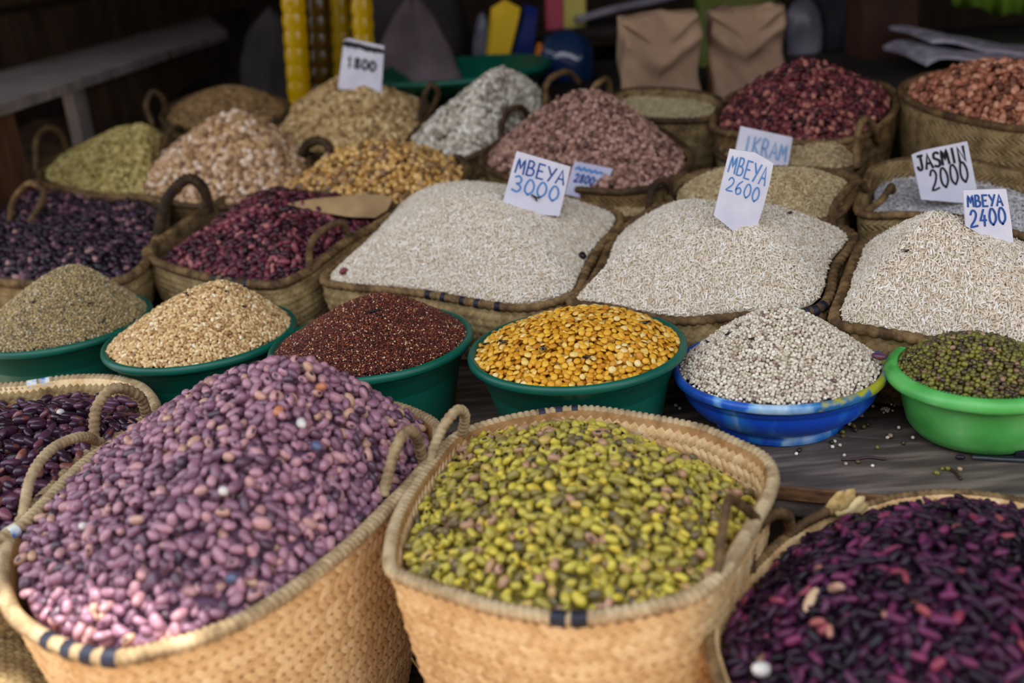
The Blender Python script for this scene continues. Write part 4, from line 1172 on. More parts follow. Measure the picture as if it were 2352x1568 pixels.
# ================================================================== PRICE CARDS
FONT = {
    'M': [[(0, 0), (.12, 1), (.5, .35), (.85, 1), (1, 0)]], 'B': [[(.1, 0), (.1, 1)], [(.1, 1), (.6, .98), (.75, .78), (.55, .55), (.12, .52)], [(.55, .53), (.9, .4), (.85, .1), (.5, 0), (.1, 0)]],
    'E': [[(.85, 1), (.1, 1), (.1, 0), (.9, 0)], [(.1, .52), (.7, .52)]], 'Y': [[(0, 1), (.48, .5)], [(1, 1), (.3, 0)]], 'A': [[(0, 0), (.5, 1), (1, 0)], [(.2, .36), (.8, .36)]],
    'J': [[(.3, 1), (1, 1)], [(.7, 1), (.7, .2), (.5, 0), (.2, .05), (.05, .25)]], 'S': [[(.9, .9), (.6, 1), (.2, .92), (.15, .65), (.5, .52), (.85, .38), (.85, .1), (.5, 0), (.1, .08)]],
    'I': [[(.5, 0), (.5, 1)]], 'N': [[(.05, 0), (.05, 1), (.92, 0), (.92, 1)]], 'K': [[(.1, 0), (.1, 1)], [(.9, 1), (.15, .5), (.9, 0)]],
    'R': [[(.1, 0), (.1, 1), (.6, 1), (.8, .78), (.6, .52), (.1, .5)], [(.45, .5), (.9, 0)]],
    '0': [[(.5, 0), (.15, .2), (.08, .55), (.3, .95), (.6, .98), (.9, .7), (.9, .3), (.5, 0)]], '1': [[(.3, .75), (.55, 1), (.5, 0)]],
    '2': [[(.1, .75), (.3, .98), (.65, .98), (.85, .75), (.6, .4), (.05, 0), (.95, .06)]], '3': [[(.15, .9), (.5, 1), (.82, .82), (.75, .6), (.4, .5), (.8, .42), (.92, .2), (.6, 0), (.1, .08)]],
    '4': [[(.6, 1), (.1, .35), (.9, .35)], [(.7, .65), (.62, 0)]], '6': [[(.75, 1), (.3, .7), (.12, .3), (.35, 0), (.75, .08), (.85, .32), (.55, .5), (.15, .3)]],
    '8': [[(.5, .52), (.15, .75), (.45, 1), (.82, .8), (.5, .52), (.1, .22), (.45, 0), (.88, .2), (.5, .52)]],
    '~': [[(0, .3), (.1, .8), (.2, .2), (.3, .85), (.4, .3), (.5, .75), (.6, .2), (.7, .8), (.8, .3), (.9, .7), (1, .3)], [(0, .5), (1, .5)]],
}
M_PAPER = noise_mat('card_white', [(.3, srgb(212, 212, 230)), (.7, srgb(232, 232, 246))], 30, rough=.7, spec=.2)
M_PAPER_BLUE = noise_mat('card_lavender', [(.3, srgb(196, 196, 224)), (.7, srgb(212, 212, 236))], 30, rough=.7, spec=.2)
INK_BLUE = plain('ink_blue', srgb(30, 84, 160), .6); INK_PALE = plain('ink_pale', srgb(80, 140, 205), .6); INK_FADE = plain('ink_faded', srgb(130, 168, 216), .6)
INK_BLACK = plain('ink_black', srgb(18, 18, 28), .6)


def stroke_strip(pts, w):
    """a pen stroke of even width with mitred corners"""
    P = [np.array(pts[0], float)]
    for q in pts[1:]:
        if np.linalg.norm(np.array(q, float) - P[-1]) > w * .12: P.append(np.array(q, float))
    P = np.array(P); n = len(P)
    d = np.diff(P, axis=0); d /= np.linalg.norm(d, axis=1)[:, None]
    P[0] -= d[0] * w * .3; P[-1] += d[-1] * w * .3
    V, Fc = [], []
    for i in range(n):
        d0, d1 = d[max(0, i - 1)], d[min(n - 2, i)]
        m = np.array([-(d0 + d1)[1], (d0 + d1)[0]]); l = np.linalg.norm(m)
        m = m / l if l > .3 else np.array([-d1[1], d1[0]])
        k = min(1.5, 1 / max(.35, abs(m @ np.array([-d1[1], d1[0]]))))
        V += [P[i] - m * w / 2 * k, P[i] + m * w / 2 * k]
    for i in range(n - 1): Fc.append((2 * i, 2 * i + 1, 2 * i + 3, 2 * i + 2))
    return V, Fc


def price_card(label, outline, frame, y, lines, mat_=M_PAPER, lean=0.0):
    """outline: the card's edge; frame: its TL, TR, BR, BL corners, which carry the writing; y: where it stands"""
    pts = [at_y(px, py, y) for px, py in outline]
    n = len(pts); back_ = np.array([0, .0028, 0])
    c = sum(pts) / n; foot = min(p_[2] for p_ in pts)
    o = empty('price_card', (c[0], y, foot)); tag(o, label, 'price card')
    V = pts + [p_ + back_ for p_ in pts]
    Fc = [tuple(range(n)), tuple(range(2 * n - 1, n - 1, -1))] + [(i, n + i, n + (i + 1) % n, (i + 1) % n) for i in range(n)]
    me = mesh('card', V, Fc); bm = bmesh.new(); bm.from_mesh(me); bmesh.ops.recalc_face_normals(bm, faces=bm.faces); bm.to_mesh(me); bm.free()
    card_o = link('card', me, mat_, o, False)
    TL, TR, BR, BL = [at_y(px, py, y - .0006) for px, py in frame]
    sx = np.linalg.norm(TR - TL); sy = np.linalg.norm(BL - TL)
    for text, u0, u1, v0, v1, ink, wpx, drift in lines:
        m = len(text); parts = []
        for i, ch in enumerate(text):
            cw = (u1 - u0) / m; x0 = u0 + cw * i + cw * .10; x1 = x0 + cw * .78
            if ch == '~': x0, x1 = u0 + cw * i, u0 + cw * (i + 1)
            jv = random.uniform(-.03, .03) * (v1 - v0) + drift * i / max(1, m - 1)
            for st in FONT[ch]:
                P2 = [((x0 + (x1 - x0) * a) * sx, (v0 + jv + (v1 - v0) * (1 - b_)) * sy) for a, b_ in st]
                if len(st) > 4:
                    q, _ = curve_points([(p_[0], p_[1], 0) for p_ in P2], len(st) * 3, False); P2 = [(p_[0], p_[1]) for p_ in q]
                v, f = stroke_strip(P2, wpx * sy)
                V3 = []
                for a, b_ in v:
                    uu, vv_ = a / sx, b_ / sy
                    V3.append((TL * (1 - uu) + TR * uu) * (1 - vv_) + (BL * (1 - uu) + BR * uu) * vv_ - np.array([0, .00006 * (len(parts) % 4), 0]))
                parts.append((V3, f))
        link('lettering', mesh('lettering', *join(parts)), ink, card_o, False)
    return o


y1 = on_deck(1225, 478, .115)[1]
def y_on(fd, px, py):
    """where the ray through a pixel first meets a heap"""
    d = ray(px, py); t = np.linspace(.6, 2.6, 4000); X = CAM[None] + d[None] * t[:, None]
    z, tt = fd(X[:, 0], X[:, 1]); k = np.where((X[:, 2] < z) & (tt < 1))[0]
    return X[k[0]] if len(k) else None


def y_safe(fd, px, py, alt):
    q = y_on(fd, px, py)
    return q[1] if q is not None else alt


ya = y_safe(FD_R1, 1220, 486, 1.5)
price_card('MBEYA 3000 card standing in the rice behind the red millet', [(1187, 347), (1310, 383), (1300, 430), (1285, 496), (1225, 492), (1150, 486), (1153, 472)], [(1187, 347), (1310, 383), (1280, 500), (1153, 472)], ya,
           [('MBEYA', .05, .98, .10, .36, INK_BLUE, .030, 0), ('3000', .05, .95, .42, .70, INK_PALE, .034, 0)])
price_card('tall narrow MBEYA 2600 card leaning in the wide rice heap', [(1677, 342), (1734, 350), (1777, 375), (1768, 420), (1753, 477), (1731, 545), (1686, 532), (1640, 495), (1642, 487)], [(1680, 345), (1777, 372), (1728, 540), (1640, 500)], y_safe(FD_R2, 1690, 528, 1.4),
           [('MBEYA', .03, .97, .06, .30, INK_PALE, .022, .02), ('2600', .08, .92, .36, .55, INK_PALE, .020, .02)])
price_card('MBEYA 2400 card with slanted foot in the steep rice heap', [(2213, 437), (2311, 434), (2322, 505), (2331, 580), (2219, 520)], [(2213, 437), (2311, 434), (2328, 572), (2224, 575)], y_safe(FD_R3, 2275, 545, 1.3),
           [('MBEYA', .06, .90, .09, .27, INK_BLUE, .030, 0), ('2400', .08, .94, .33, .60, INK_BLUE, .032, -.03)])
price_card('white price card reading JASMIN 2000 in black', [(2095, 356), (2120, 346), (2222, 325), (2232, 375), (2244, 436), (2212, 466), (2116, 458)], [(2093, 356), (2222, 325), (2246, 440), (2116, 466)], on_deck(2170, 456, .075)[1],
           [('JASMIN', .05, .93, .06, .34, INK_BLACK, .050, 0), ('2000', .22, .92, .40, .80, INK_BLACK, .040, -.03)])
price_card('faded blue-white card reading IKRAM before the red beans', [(1702, 290), (1821, 316), (1808, 392), (1688, 372), (1690, 345)], [(1702, 290), (1821, 316), (1805, 400), (1686, 372)], on_deck(1750, 384, .085)[1],
           [('IKRAM', .10, .96, .22, .66, INK_FADE, .055, 0)], M_PAPER)
price_card('small lavender card with smudged 2800 before the pink-brown beans', [(1320, 370), (1408, 388), (1390, 430), (1375, 464), (1297, 446)], [(1320, 370), (1408, 388), (1375, 462), (1297, 445)], on_deck(1340, 456, .075)[1],
           [('~', .08, .80, .10, .28, INK_PALE, .05, 0), ('2800', .12, .68, .34, .58, INK_BLUE, .05, 0)], M_PAPER_BLUE)
price_card('white card with blurred black 1800 on the beige maize', [(790, 92), (800, 88), (882, 106), (876, 212), (776, 204)], [(788, 90), (882, 106), (877, 205), (777, 196)], y_safe(FD_B4, 826, 204, 1.9),
           [('~~', .04, .98, .02, .16, INK_BLACK, .07, .03), ('1800', .12, .85, .36, .58, INK_BLACK, .05, .03)])

# ================================================================== FLIES AND LOOSE BITS
M_FLY = plain('fly_black', srgb(14, 13, 16), .3); M_WING = plain('fly_wing', srgb(52, 48, 50), .25)
fly_body = mesh('body', *join([ellipsoid(.0032, .0014, .0013, 8, 6), ([(x + .0038, y, z) for x, y, z in ellipsoid(.0011, .0013, .0011, 8, 6)[0]], ellipsoid(.0011, .0013, .0011, 8, 6)[1])]))
wing = mesh('wing', [(-.0005, 0, .0012), (-.0045, .0006, .0016), (-.0058, .0022, .0017), (-.004, .0030, .0016), (-.0005, .0010, .0013), (-.0005, 0, .0010), (-.0045, .0006, .0014), (-.0058, .0022, .0015), (-.004, .0030, .0014), (-.0005, .0010, .0011)],
            [(0, 4, 3, 2, 1), (5, 6, 7, 8, 9), (0, 1, 6, 5), (1, 2, 7, 6), (2, 3, 8, 7), (3, 4, 9, 8), (4, 0, 5, 9)])
legs_me = mesh('legs', *join([rope(np.array([(x, 0, 0), (x * 1.4, s * .0018, .0004), (x * 1.9, s * .0030, -.0014)]), .00016, False, 4, 1, 0) for x in (-.0012, .0004, .0018) for s in (-1, 1)]))
fly_body.materials.append(M_FLY); wing.materials.append(M_WING); legs_me.materials.append(M_FLY)


def fly(q, label, rz, s=1.0, rot=None, group=None):
    o = empty('fly', q); tag(o, label, 'fly', group)
    o.rotation_euler = rot or (0, 0, rz); o.scale = (s, s, s)
    for nm, me, m in (('body', fly_body, 1), ('wing', wing, 1), ('wing', wing, -1), ('legs', legs_me, 1)):
        c = bpy.data.objects.new(nm, me); COL.objects.link(c); c.parent = o; c.scale = (1, m, 1)


def fly_on(fd, px, py, label, rz, s=1.0, lift=.0035):
    q = y_on(fd, px, py)
    if q is not None: fly(q + np.array([0, 0, lift]), label, rz, s)


for i, (px, py, rz, lb) in enumerate(((1155, 792, 2.2, 'fly on the split peas near the bowl rim'), (1247, 808, 1.6, 'fly standing upright-winged near the centre of the split peas'), (1345, 828, 2.6, 'fly low on the front of the split peas'),
                                    (1484, 748, .6, 'fly on the far side of the split peas'), (1114, 797, .2, 'small fly at the very edge of the split peas'))):
    fly_on(FD_PEA, px, py, lb, rz, .8 if i == 4 else 1.15)
fly_on(FD_R3, 2083, 580, 'black fly on the steep rice heap below the 2000 card', .5, 1.1, .002)
fly_on(FD_R2, 1815, 492, 'fly on the back slope of the 2600 rice', 1.2, 1, .002)
for px, py, lb in ((77, 697, 'black fly on the millet nearest the picture edge'), (207, 700, 'black fly on the upper slope of the millet'), (238, 740, 'small black fly low on the millet')):
    fly_on(FD_MILLET, px, py, lb, px * .1, .9, .002)
for px, py, lb in ((430, 680, 'black fly on the wheat below its crest'), (520, 672, 'black fly beside the tip of the wheat'), (560, 707, 'black fly on the wheat slope facing the red millet')):
    fly_on(FD_WHEAT, px, py, lb, px * .1, .9, .002)
fly_on(FD_RAGI, 860, 718, 'dark fly on the red finger millet', .4, 1.2, .002)
for px, py, lb in ((1672, 771, 'dark fly on the upper side of the white sorghum'), (1728, 782, 'round dark fly in the middle of the white sorghum'), (1626, 790, 'dark fly near the edge of the white sorghum')):
    fly_on(FD_SORG, px, py, lb, px * .1, .8, .002)
fly(at_y(1228, 452, ya - .0022), 'black fly sitting on the 3000 price card', 0, 1.0, (math.radians(90), math.radians(-140), 0))

M_WBEAN = plain('bean_white', srgb(208, 203, 196), .35); M_BBEAN = plain('bean_slate', srgb(84, 92, 122), .4); M_OBEAN = plain('bean_rust', srgb(186, 118, 82), .4)


def loose(fd, px, py, label, m, s=1.0, sz=(.0052, .0040, .0036), lift=.003):
    q = y_on(fd, px, py)
    if q is None: return
    o = bpy.data.objects.new('loose_bean', bean_mesh('loose_bean', *sz, m, .15, eye=False)); COL.objects.link(o)
    o.location = (q + np.array([0, 0, lift])).tolist(); o.rotation_euler = (.2, .3, px * .37); o.scale = (s, s, s)
    tag(o, label, 'bean')


loose(FD_PURPLE, 515, 1136, 'round white bean high on the plum-purple heap', M_WBEAN)
loose(FD_PURPLE, 192, 1216, 'white bean on the left flank of the plum-purple heap', M_WBEAN)
loose(FD_PURPLE, 693, 980, 'pale bean near the top of the plum-purple heap', M_WBEAN)
loose(FD_PURPLE, 728, 1032, 'slate-blue bean on the upper plum-purple heap', M_BBEAN)
loose(FD_PURPLE, 534, 1336, 'slate-blue bean low on the plum-purple heap', M_BBEAN)
loose(FD_PURPLE, 738, 896, 'rust-orange bean near the crest of the plum-purple heap', M_OBEAN)
loose(FD_PURPLE, 640, 952, 'rust-orange bean below the crest of the plum-purple heap', M_OBEAN)
loose(FD_KID, 141, 953, 'pale waxy bean on the wine-dark kidney beans', M_WBEAN)
loose(FD_DARK, 1750, 1546, 'white bean on the black-purple beans', M_WBEAN, 1.3)
loose(FD_DARK, 1862, 1385, 'dry cream husk on the black-purple beans', plain('husk', srgb(206, 172, 138), .6), 1.3, (.0085, .0028, .0018))
loose(FD_R1, 790, 628, 'maroon bean fallen on the corner of the 3000 rice', MAROON, 1.1)
loose(FD_R1, 1338, 592, 'maroon bean on the far side of the 3000 rice', MAROON, 1.1)

# knife and twigs on the table
M_STEEL = noise_mat('knife_steel', [(.3, srgb(22, 26, 30)), (.7, srgb(56, 64, 68))], 30, rough=.4, spec=.6)
pk_ = [(2231, 1058), (2240, 1040), (2262, 1034), (2300, 1036), (2420, 1040), (2420, 1068), (2330, 1064), (2288, 1062), (2268, 1060)]
poly = [at_h(x, y, .0) for x, y in pk_]
k_ = empty('knife', poly[0]); tag(k_, 'dark steel knife lying on the table below the lime tub', 'knife')
link('blade', bevelled(mesh('blade', *box_from([q[:2] for q in poly[:]], TABLE + .0008, TABLE + .004)), .0008, 1), M_STEEL, k_, False)
gp = [at_h(x, y, 0)[:2] for x, y in ((2330, 1042), (2520, 1046), (2520, 1064), (2330, 1060))]
link('grip', bevelled(mesh('grip', *box_from(gp, TABLE + .004, TABLE + .010)), .0015, 2), M_BAND, k_, False)


def twig(pts, r, label, m, h=.0015):
    path, _ = curve_points([at_h(x, y, h) for x, y in pts], 24, False)
    tag(link('twig', mesh('twig', *rope(path, r, False, 6, 1, 0)), m), label, 'twig')


M_POD = plain('pod_dark', srgb(58, 34, 36), .5)
twig([cz(1255, 1449), cz(1330, 1449), cz(1420, 1437), cz(1500, 1446), cz(1520, 1447)], .0013, 'thin dark dry pod lying on the table before the blue bowl', M_POD)
twig([cz(1912, 1510), cz(1940, 1530), cz(1972, 1568)], .0014, 'short dark twig on the table near the knife', M_POD)
twig([(945, 1510), (962, 1535), (985, 1560)], .0008, 'bent straw between the two front baskets', M_STRAW_IN, -.10)

# ================================================================== BACKGROUND
# side shelf of rough boards
ZS = .29
g_ = empty('side_shelf', at_h(60, 250, ZS) * np.array([1, 1, 0])); tag(g_, 'dark rough board shelf along the side of the stall', 'shelf')
q = [at_h(-70, 262, ZS), at_h(522, 72, ZS), at_h(478, 38, ZS), at_h(-70, 180, ZS)]
slab('shelf_board', [p_[:2] for p_ in q], TABLE + ZS - .018, TABLE + ZS, M_WOOD_GREY, g_, .002)
f0, f1, r0_, r1_ = q[0][:2], q[1][:2], q[3][:2], q[2][:2]


def lerp(a, b_, t): return a * (1 - t) + b_ * t


def along(px, line):
    """how far along a board the picture column px lies"""
    t = np.linspace(-.5, 2, 2000)
    x = np.array([project(np.append(lerp(line[0], line[1], k), TABLE + ZS - .02))[0] for k in t])
    return t[int(np.argmin(abs(x - px)))]


def upright(name, x0, x1, off, z0, z1, m, depth=.02, line=None):
    line = line or (f0, f1)
    a, b_ = lerp(line[0], line[1], along(x0, line)), lerp(line[0], line[1], along(x1, line)); d = (b_ - a) / np.linalg.norm(b_ - a); nn = np.array([-d[1], d[0]])
    a, b_ = a + nn * off, b_ + nn * off
    zz = [deck_z(x) + .001 for x in (a, b_, b_ + nn * depth, a + nn * depth)] if z0 is None else z0
    slab(name, [a, b_, b_ + nn * depth, a + nn * depth], zz, z1, m, g_)


upright('panel', -60, 48, .012, TABLE + .10, TABLE + ZS - .0185, M_WOOD_BROWN)
upright('post', 178, 206, .010, None, TABLE + ZS - .0185, M_WOOD_GREY, .02)
upright('panel', 208, 515, .02, None, TABLE + ZS - .0185, M_WOOD_DARK)
upright('back_board', -60, 690, .008, TABLE + ZS + .0005, TABLE + ZS + .10, M_WOOD_DARK, .02, (r0_, r1_))
upright('back_board', -60, 690, .030, TABLE + ZS + .115, TABLE + ZS + .25, M_WOOD_DARK, .02, (r0_, r1_))


# ribbed bottles of yellow oil standing side by side
def oil_mat(name, col, tr):
    m, N, L, bs = new_mat(name, .10, .7)
    bs.inputs['Base Color'].default_value = col
    bs.inputs['Transmission Weight'].default_value = tr
    bs.inputs['IOR'].default_value = 1.4
    return m


OILS = (oil_mat('oil_bright', srgb(232, 192, 6), .55), oil_mat('oil_dark', srgb(92, 66, 18), .5), oil_mat('oil_olive', srgb(176, 146, 12), .6))
for px0, px1, yd, mi, lb in ((662, 716, 1.98, 0, 'bright yellow ribbed oil bottle standing next to the dark sack'), (717, 768, 2.03, 1, 'dark brown ribbed bottle between the yellow oil bottles'),
                             (769, 816, 2.02, 2, 'olive-yellow ribbed oil bottle behind the faded card'), (817, 866, 1.99, 0, 'bright yellow ribbed oil bottle above the faded card')):
    cb = at_y((px0 + px1) / 2, 235, yd); D_ = np.linalg.norm(cb - CAM); Rb = (px1 - px0) / 2 / FPX * D_
    gz = ground_z(cb); extra = cb[2] - gz; cb[2] = gz; cb[0] -= extra * math.tan(math.radians(5))
    ob_ = empty('oil_bottle', cb); tag(ob_, lb, 'bottle'); ob_.rotation_euler = (0, math.radians(5), 0)
    pitch_ = 36 / FPX * D_; nb_ = 10 + int(round(extra / pitch_)); prof = [(Rb * .3, 0), (Rb * .9, 0)]
    for k in range(nb_):
        z = k * pitch_
        prof += [(Rb * .9, z + pitch_ * .06), (Rb * .97, z + pitch_ * .2), (Rb, z + pitch_ * .5), (Rb * .97, z + pitch_ * .8), (Rb * .9, z + pitch_ * .94)]
    zt = nb_ * pitch_
    prof += [(Rb * .6, zt + .03), (Rb * .35, zt + .045), (Rb * .35, zt + .055)]
    o = link('body', mesh('body', *lathe(prof, 32)), OILS[mi]); o.parent = ob_
    o = link('cap', mesh('cap', *lathe([(Rb * .42, zt + .05), (Rb * .42, zt + .075), (.002, zt + .076)], 24)), plain('cap_yellow', srgb(220, 190, 20))); o.parent = ob_


# brown paper bags
M_KRAFT = noise_mat('kraft_paper', [(.3, srgb(146, 118, 96)), (.7, srgb(176, 146, 120))], 18, rough=.8, spec=.15, bump=.1)


def paper_bag(label, px0, px1, pyb, pyt, y, seed, yaw=0.0):
    A, B = at_y(px0, pyb, y), at_y(px1, pyb, y); T_ = at_y((px0 + px1) / 2, pyt, y)
    w = np.linalg.norm(B - A); dd = w * .5; c = (A + B) / 2; c[2] = ground_z(c + np.array([0, dd, 0])) + .001; h = T_[2] - c[2]
    o = empty('paper_bag', (c[0], c[1] + dd / 2, c[2])); tag(o, label, 'paper bag')
    g = np.random.default_rng(seed); nx, nz, ny = 16, 22, 7; V, Fc = [], []
    ring = [(-.5 + i / nx, -.5) for i in range(nx)] + [(.5, -.5 + i / ny) for i in range(ny)] + [(.5 - i / nx, .5) for i in range(nx)] + [(-.5, .5 - i / ny) for i in range(ny)]
    m = len(ring)
    for k in range(nz + 1):
        s = k / nz; pin = 1 - .62 * max(0, (s - .55) / .45) ** 1.2
        for (a, b_) in ring:
            x = a * w * (1 - .04 * s); yy = b_ * dd * pin; z = s * h
            # top folded over forward: a V shaped flap sags on the front
            if b_ < 0:
                v = max(0, 1 - abs(a) * 2); crease = .16 * h * v
                if s > .72 - .35 * v: yy -= .010 * math.sin((s - .5) * 6)
                yy -= .012 * math.exp(-((s - (.78 - .28 * v)) / .05) ** 2)
            if s > .98: z -= .012 * abs(math.sin(a * 5 + seed)) 
            x += .004 * math.sin(9 * s + seed + b_ * 5); yy += .004 * math.sin(14 * a + 11 * s + seed)
            V.append((x, yy, z))
    for k in range(nz):
        for i in range(m):
            j = (i + 1) % m; Fc.append((k * m + i, k * m + j, (k + 1) * m + j, (k + 1) * m + i))
    Fc.append(tuple(range(m - 1, -1, -1))); Fc.append(tuple(nz * m + i for i in range(m)))
    bd = link('body', mesh('body', V, Fc), M_KRAFT); bd.parent = o
    # folded flap
    Vf = []; nf = 14
    for i in range(nf + 1):
        a = -.5 + i / nf; v = max(0, 1 - abs(a) * 2) ** 1.2
        for q_, (zz, yy) in enumerate(((h * 1.0 - .004, -.19 * dd), (h * .98 - .3 * h * (.18 + v * .6) * .6, -.30 * dd - .008), (h * .97 - .3 * h * (.18 + v), -.42 * dd - .010))):
            Vf.append((a * w * .95, yy + .003 * math.sin(8 * a + q_), zz))
    Ff = []
    for i in range(nf):
        for q_ in range(2): Ff.append((i * 3 + q_, i * 3 + q_ + 1, (i + 1) * 3 + q_ + 1, (i + 1) * 3 + q_))
    me = mesh('flap', Vf, Ff); fl = link('flap', me, M_KRAFT); fl.parent = o
    md = fl.modifiers.new('thickness', 'SOLIDIFY'); md.thickness = .0015
    o.rotation_euler = (0, 0, yaw)
    return o


yb_ = on_deck(1525, 206, .09)[1] + .06
paper_bag('brown paper bag with folded top standing beside the other bag, whole', 1434, 1612, 210, 22, yb_, 3)
paper_bag('brown paper bag partly hidden by the deep red beans', 1640, 1806, 214, 8, yb_ + .02, 8, -.12)

# big green basin behind the maize
cg = at_y(1060, 232, 2.05)
og = empty('green_basin', (cg[0], cg[1], TABLE + .187)); tag(og, 'wide green plastic basin behind the grey-white maize', 'basin')
Rg = 205 / FPX * 2.1
o = link('body', mesh('body', *lathe([(.05, 0), (Rg * .7, 0), (Rg * .95, .048), (Rg, .051), (Rg, .058), (Rg * .96, .060), (Rg * .68, .012), (.04, .010)], 64)), M_GREEN); o.parent = og


def sack(name, label, cat, px, py, w_px, h_px, y, m, seed=0, lean=(0, 0), sq=.75, peak=0.0):
    """a slumped soft bag"""
    c = at_y(px, py, y); D_ = np.linalg.norm(c - CAM); w, h = w_px / FPX * D_ / 2, h_px / FPX * D_
    gz = ground_z(c) + .0005; h += c[2] - gz; c[2] = gz
    g = np.random.default_rng(seed); ph = g.uniform(0, 6, 6); V, Fc = [], []; seg, nz = 28, 18
    for k in range(nz + 1):
        s = k / nz; r = (1 - .15 * (1 - s) ** 3) * math.sqrt(max(.002, 1 - (s * 1.0) ** 2.4)) if s < 1 else .05
        r = r * (1 - peak) + (1.02 - s) * peak
        for i in range(seg):
            a = 2 * math.pi * i / seg
            f = 1 + .06 * math.sin(3 * a + ph[0] + 3 * s) + .05 * math.sin(7 * a + ph[1] - 5 * s) + .03 * math.sin(13 * a + 9 * s)
            V.append((w * r * f * math.cos(a) + lean[0] * s * h, w * sq * r * f * math.sin(a) + lean[1] * s * h, h * s * (1 + .04 * math.sin(2 * a + ph[2]))))
    for k in range(nz):
        for i in range(seg):
            j = (i + 1) % seg; Fc.append((k * seg + i, k * seg + j, (k + 1) * seg + j, (k + 1) * seg + i))
    Fc.append(tuple(range(seg - 1, -1, -1))); Fc.append(tuple(nz * seg + i for i in range(seg)))
    me = mesh(name, V, Fc); o = link(name, me, m); o.location = c.tolist()
    return tag(o, label, cat)


# rear ledge on which the packed goods stand
YR = 2.1
zr_ = at_y(1100, 190, 2.15)[2]
SACKG = noise_mat('sack_grey', [(.3, srgb(78, 66, 70)), (.7, srgb(124, 108, 112))], 10, rough=.8)
SACKD = noise_mat('sack_dark', [(.3, srgb(34, 30, 32)), (.7, srgb(66, 58, 60))], 10, rough=.8)
sack('grain_sack', 'pointed grey-mauve sack behind the oil bottle', 'sack', 955, 178, 230, 165, 2.2, SACKG, 1, (.05, 0), .75, .62)
sack('grain_sack', 'large dark sack rising behind the pointed mauve sack', 'sack', 930, 150, 320, 260, 2.42, SACKD, 2)
sack('grain_sack', 'dark slate sack leaning beside the oil bottle', 'sack', 620, 230, 150, 190, 2.3, SACKD, 3, (.15, 0))
BLUEP = plain('plastic_navy', srgb(20, 40, 110), .2, .6); YELP = plain('packet_yellow', srgb(226, 186, 20), .4); ORP = plain('packet_orange', srgb(210, 120, 40), .5)


def packet(label, corners, y, m, th=.03, name='packet', gz=None):
    pts = [at_y(px, py, y) for px, py in corners]; n = len(pts)
    gz = TABLE + .186 if gz is None else gz
    for p_ in pts[:2]: p_[2] = gz
    c = sum(pts) / n; c[2] = gz
    V, Fc = [], []
    for off, k in ((0, .86), (th * .35, 1), (th * .65, 1), (th, .86)):
        V += [c + (p_ - c) * k + np.array([0, off, 0]) for p_ in pts]
    for r_ in range(3):
        for i in range(n): Fc.append((r_ * n + i, r_ * n + (i + 1) % n, (r_ + 1) * n + (i + 1) % n, (r_ + 1) * n + i))
    Fc += [tuple(range(n - 1, -1, -1)), tuple(3 * n + i for i in range(n))]
    me = mesh(name, V, Fc); bm = bmesh.new(); bm.from_mesh(me); bmesh.ops.recalc_face_normals(bm, faces=bm.faces); bm.to_mesh(me); bm.free()
    return tag(link(name, me, m, None, False), label, 'packet')


packet('bright yellow packet leaning above the green basin', [(1102, 142), (1150, 142), (1196, 20), (1160, 0), (1128, 20)], 2.25, YELP)
packet('navy blue packet beside the yellow packet', [(1150, 145), (1218, 145), (1236, 20), (1206, 10)], 2.27, BLUEP)
packet('small orange packet between the navy packet and the shiny bundle', [(1208, 145), (1252, 145), (1262, 104), (1236, 100)], 2.2, ORP)
packet('red and white packet at the rear shelf top', [(1250, 30), (1295, 34), (1296, -20), (1252, -20)], 2.4, plain('packet_red', srgb(170, 60, 80), .5), gz=TABLE + .2625)
packet('pale yellow packet at the rear shelf top', [(1290, 32), (1345, 28), (1348, -20), (1292, -20)], 2.40, plain('packet_pale', srgb(190, 178, 84), .5), gz=TABLE + .2625)
packet('dim green packet behind the two paper bags', [(1604, 140), (1660, 140), (1664, -10), (1600, -10)], 2.2, plain('packet_green', srgb(84, 96, 20), .5))
packet('green-yellow packet above the second paper bag', [(1640, 30), (1790, 40), (1790, -30), (1640, -30)], 2.35, plain('packet_olive', srgb(96, 104, 26), .5))
sack('plastic_bundle', 'shiny blue-black plastic bundle beside the orange packet', 'bundle', 1300, 150, 140, 75, 2.2, plain('plastic_shiny', srgb(22, 50, 90), .08, .9), 5)
sack('plastic_bundle', 'grey translucent bag next to the second paper bag', 'bag', 1845, 130, 90, 120, 2.25, noise_mat('bag_grey', [(.3, srgb(70, 70, 82)), (.7, srgb(150, 144, 156))], 14, rough=.3), 6)
sack('grain_sack', 'black sack behind the deep red beans', 'sack', 1960, 210, 260, 240, 2.3, noise_mat('sack_black', [(.3, srgb(20, 22, 28)), (.7, srgb(42, 44, 54))], 8, rough=.7), 7)
sack('plastic_bundle', 'pale crumpled bag left of the yellow packet', 'bag', 1118, 150, 60, 110, 2.3, noise_mat('bag_pale', [(.3, srgb(70, 74, 96)), (.7, srgb(150, 148, 160))], 14, rough=.25), 9)
# rear ledge and crate
led = empty('rear_ledge', stall(0, 2.1)); tag(led, 'dark board ledge behind the last baskets', 'ledge')
slab('board', strip(-1.7, 1.9, 1.962, 2.29), TABLE + .16, TABLE + .185, M_WALL, led)
slab('board', strip(-1.7, 1.9, 2.294, 2.62), TABLE + .16, TABLE + .185, M_WALL, led)
for a_ in (-1.6, 0.1, 1.75): slab('leg', strip(a_, a_ + .06, 2.3, 2.36), 0, TABLE + .16, M_WOOD_DARK, led)
shf = empty('rear_shelf', stall(-.6, 2.35, TABLE + .185)); tag(shf, 'small dark shelf on the rear ledge holding packets', 'shelf')
slab('shelf_board', strip(-.90, -.34, 2.22, 2.48), TABLE + .250, TABLE + .262, M_WALL, shf)
for a_ in (-.90, -.352): slab('support', strip(a_, a_ + .012, 2.24, 2.48), TABLE + .185, TABLE + .250, M_WALL, shf)
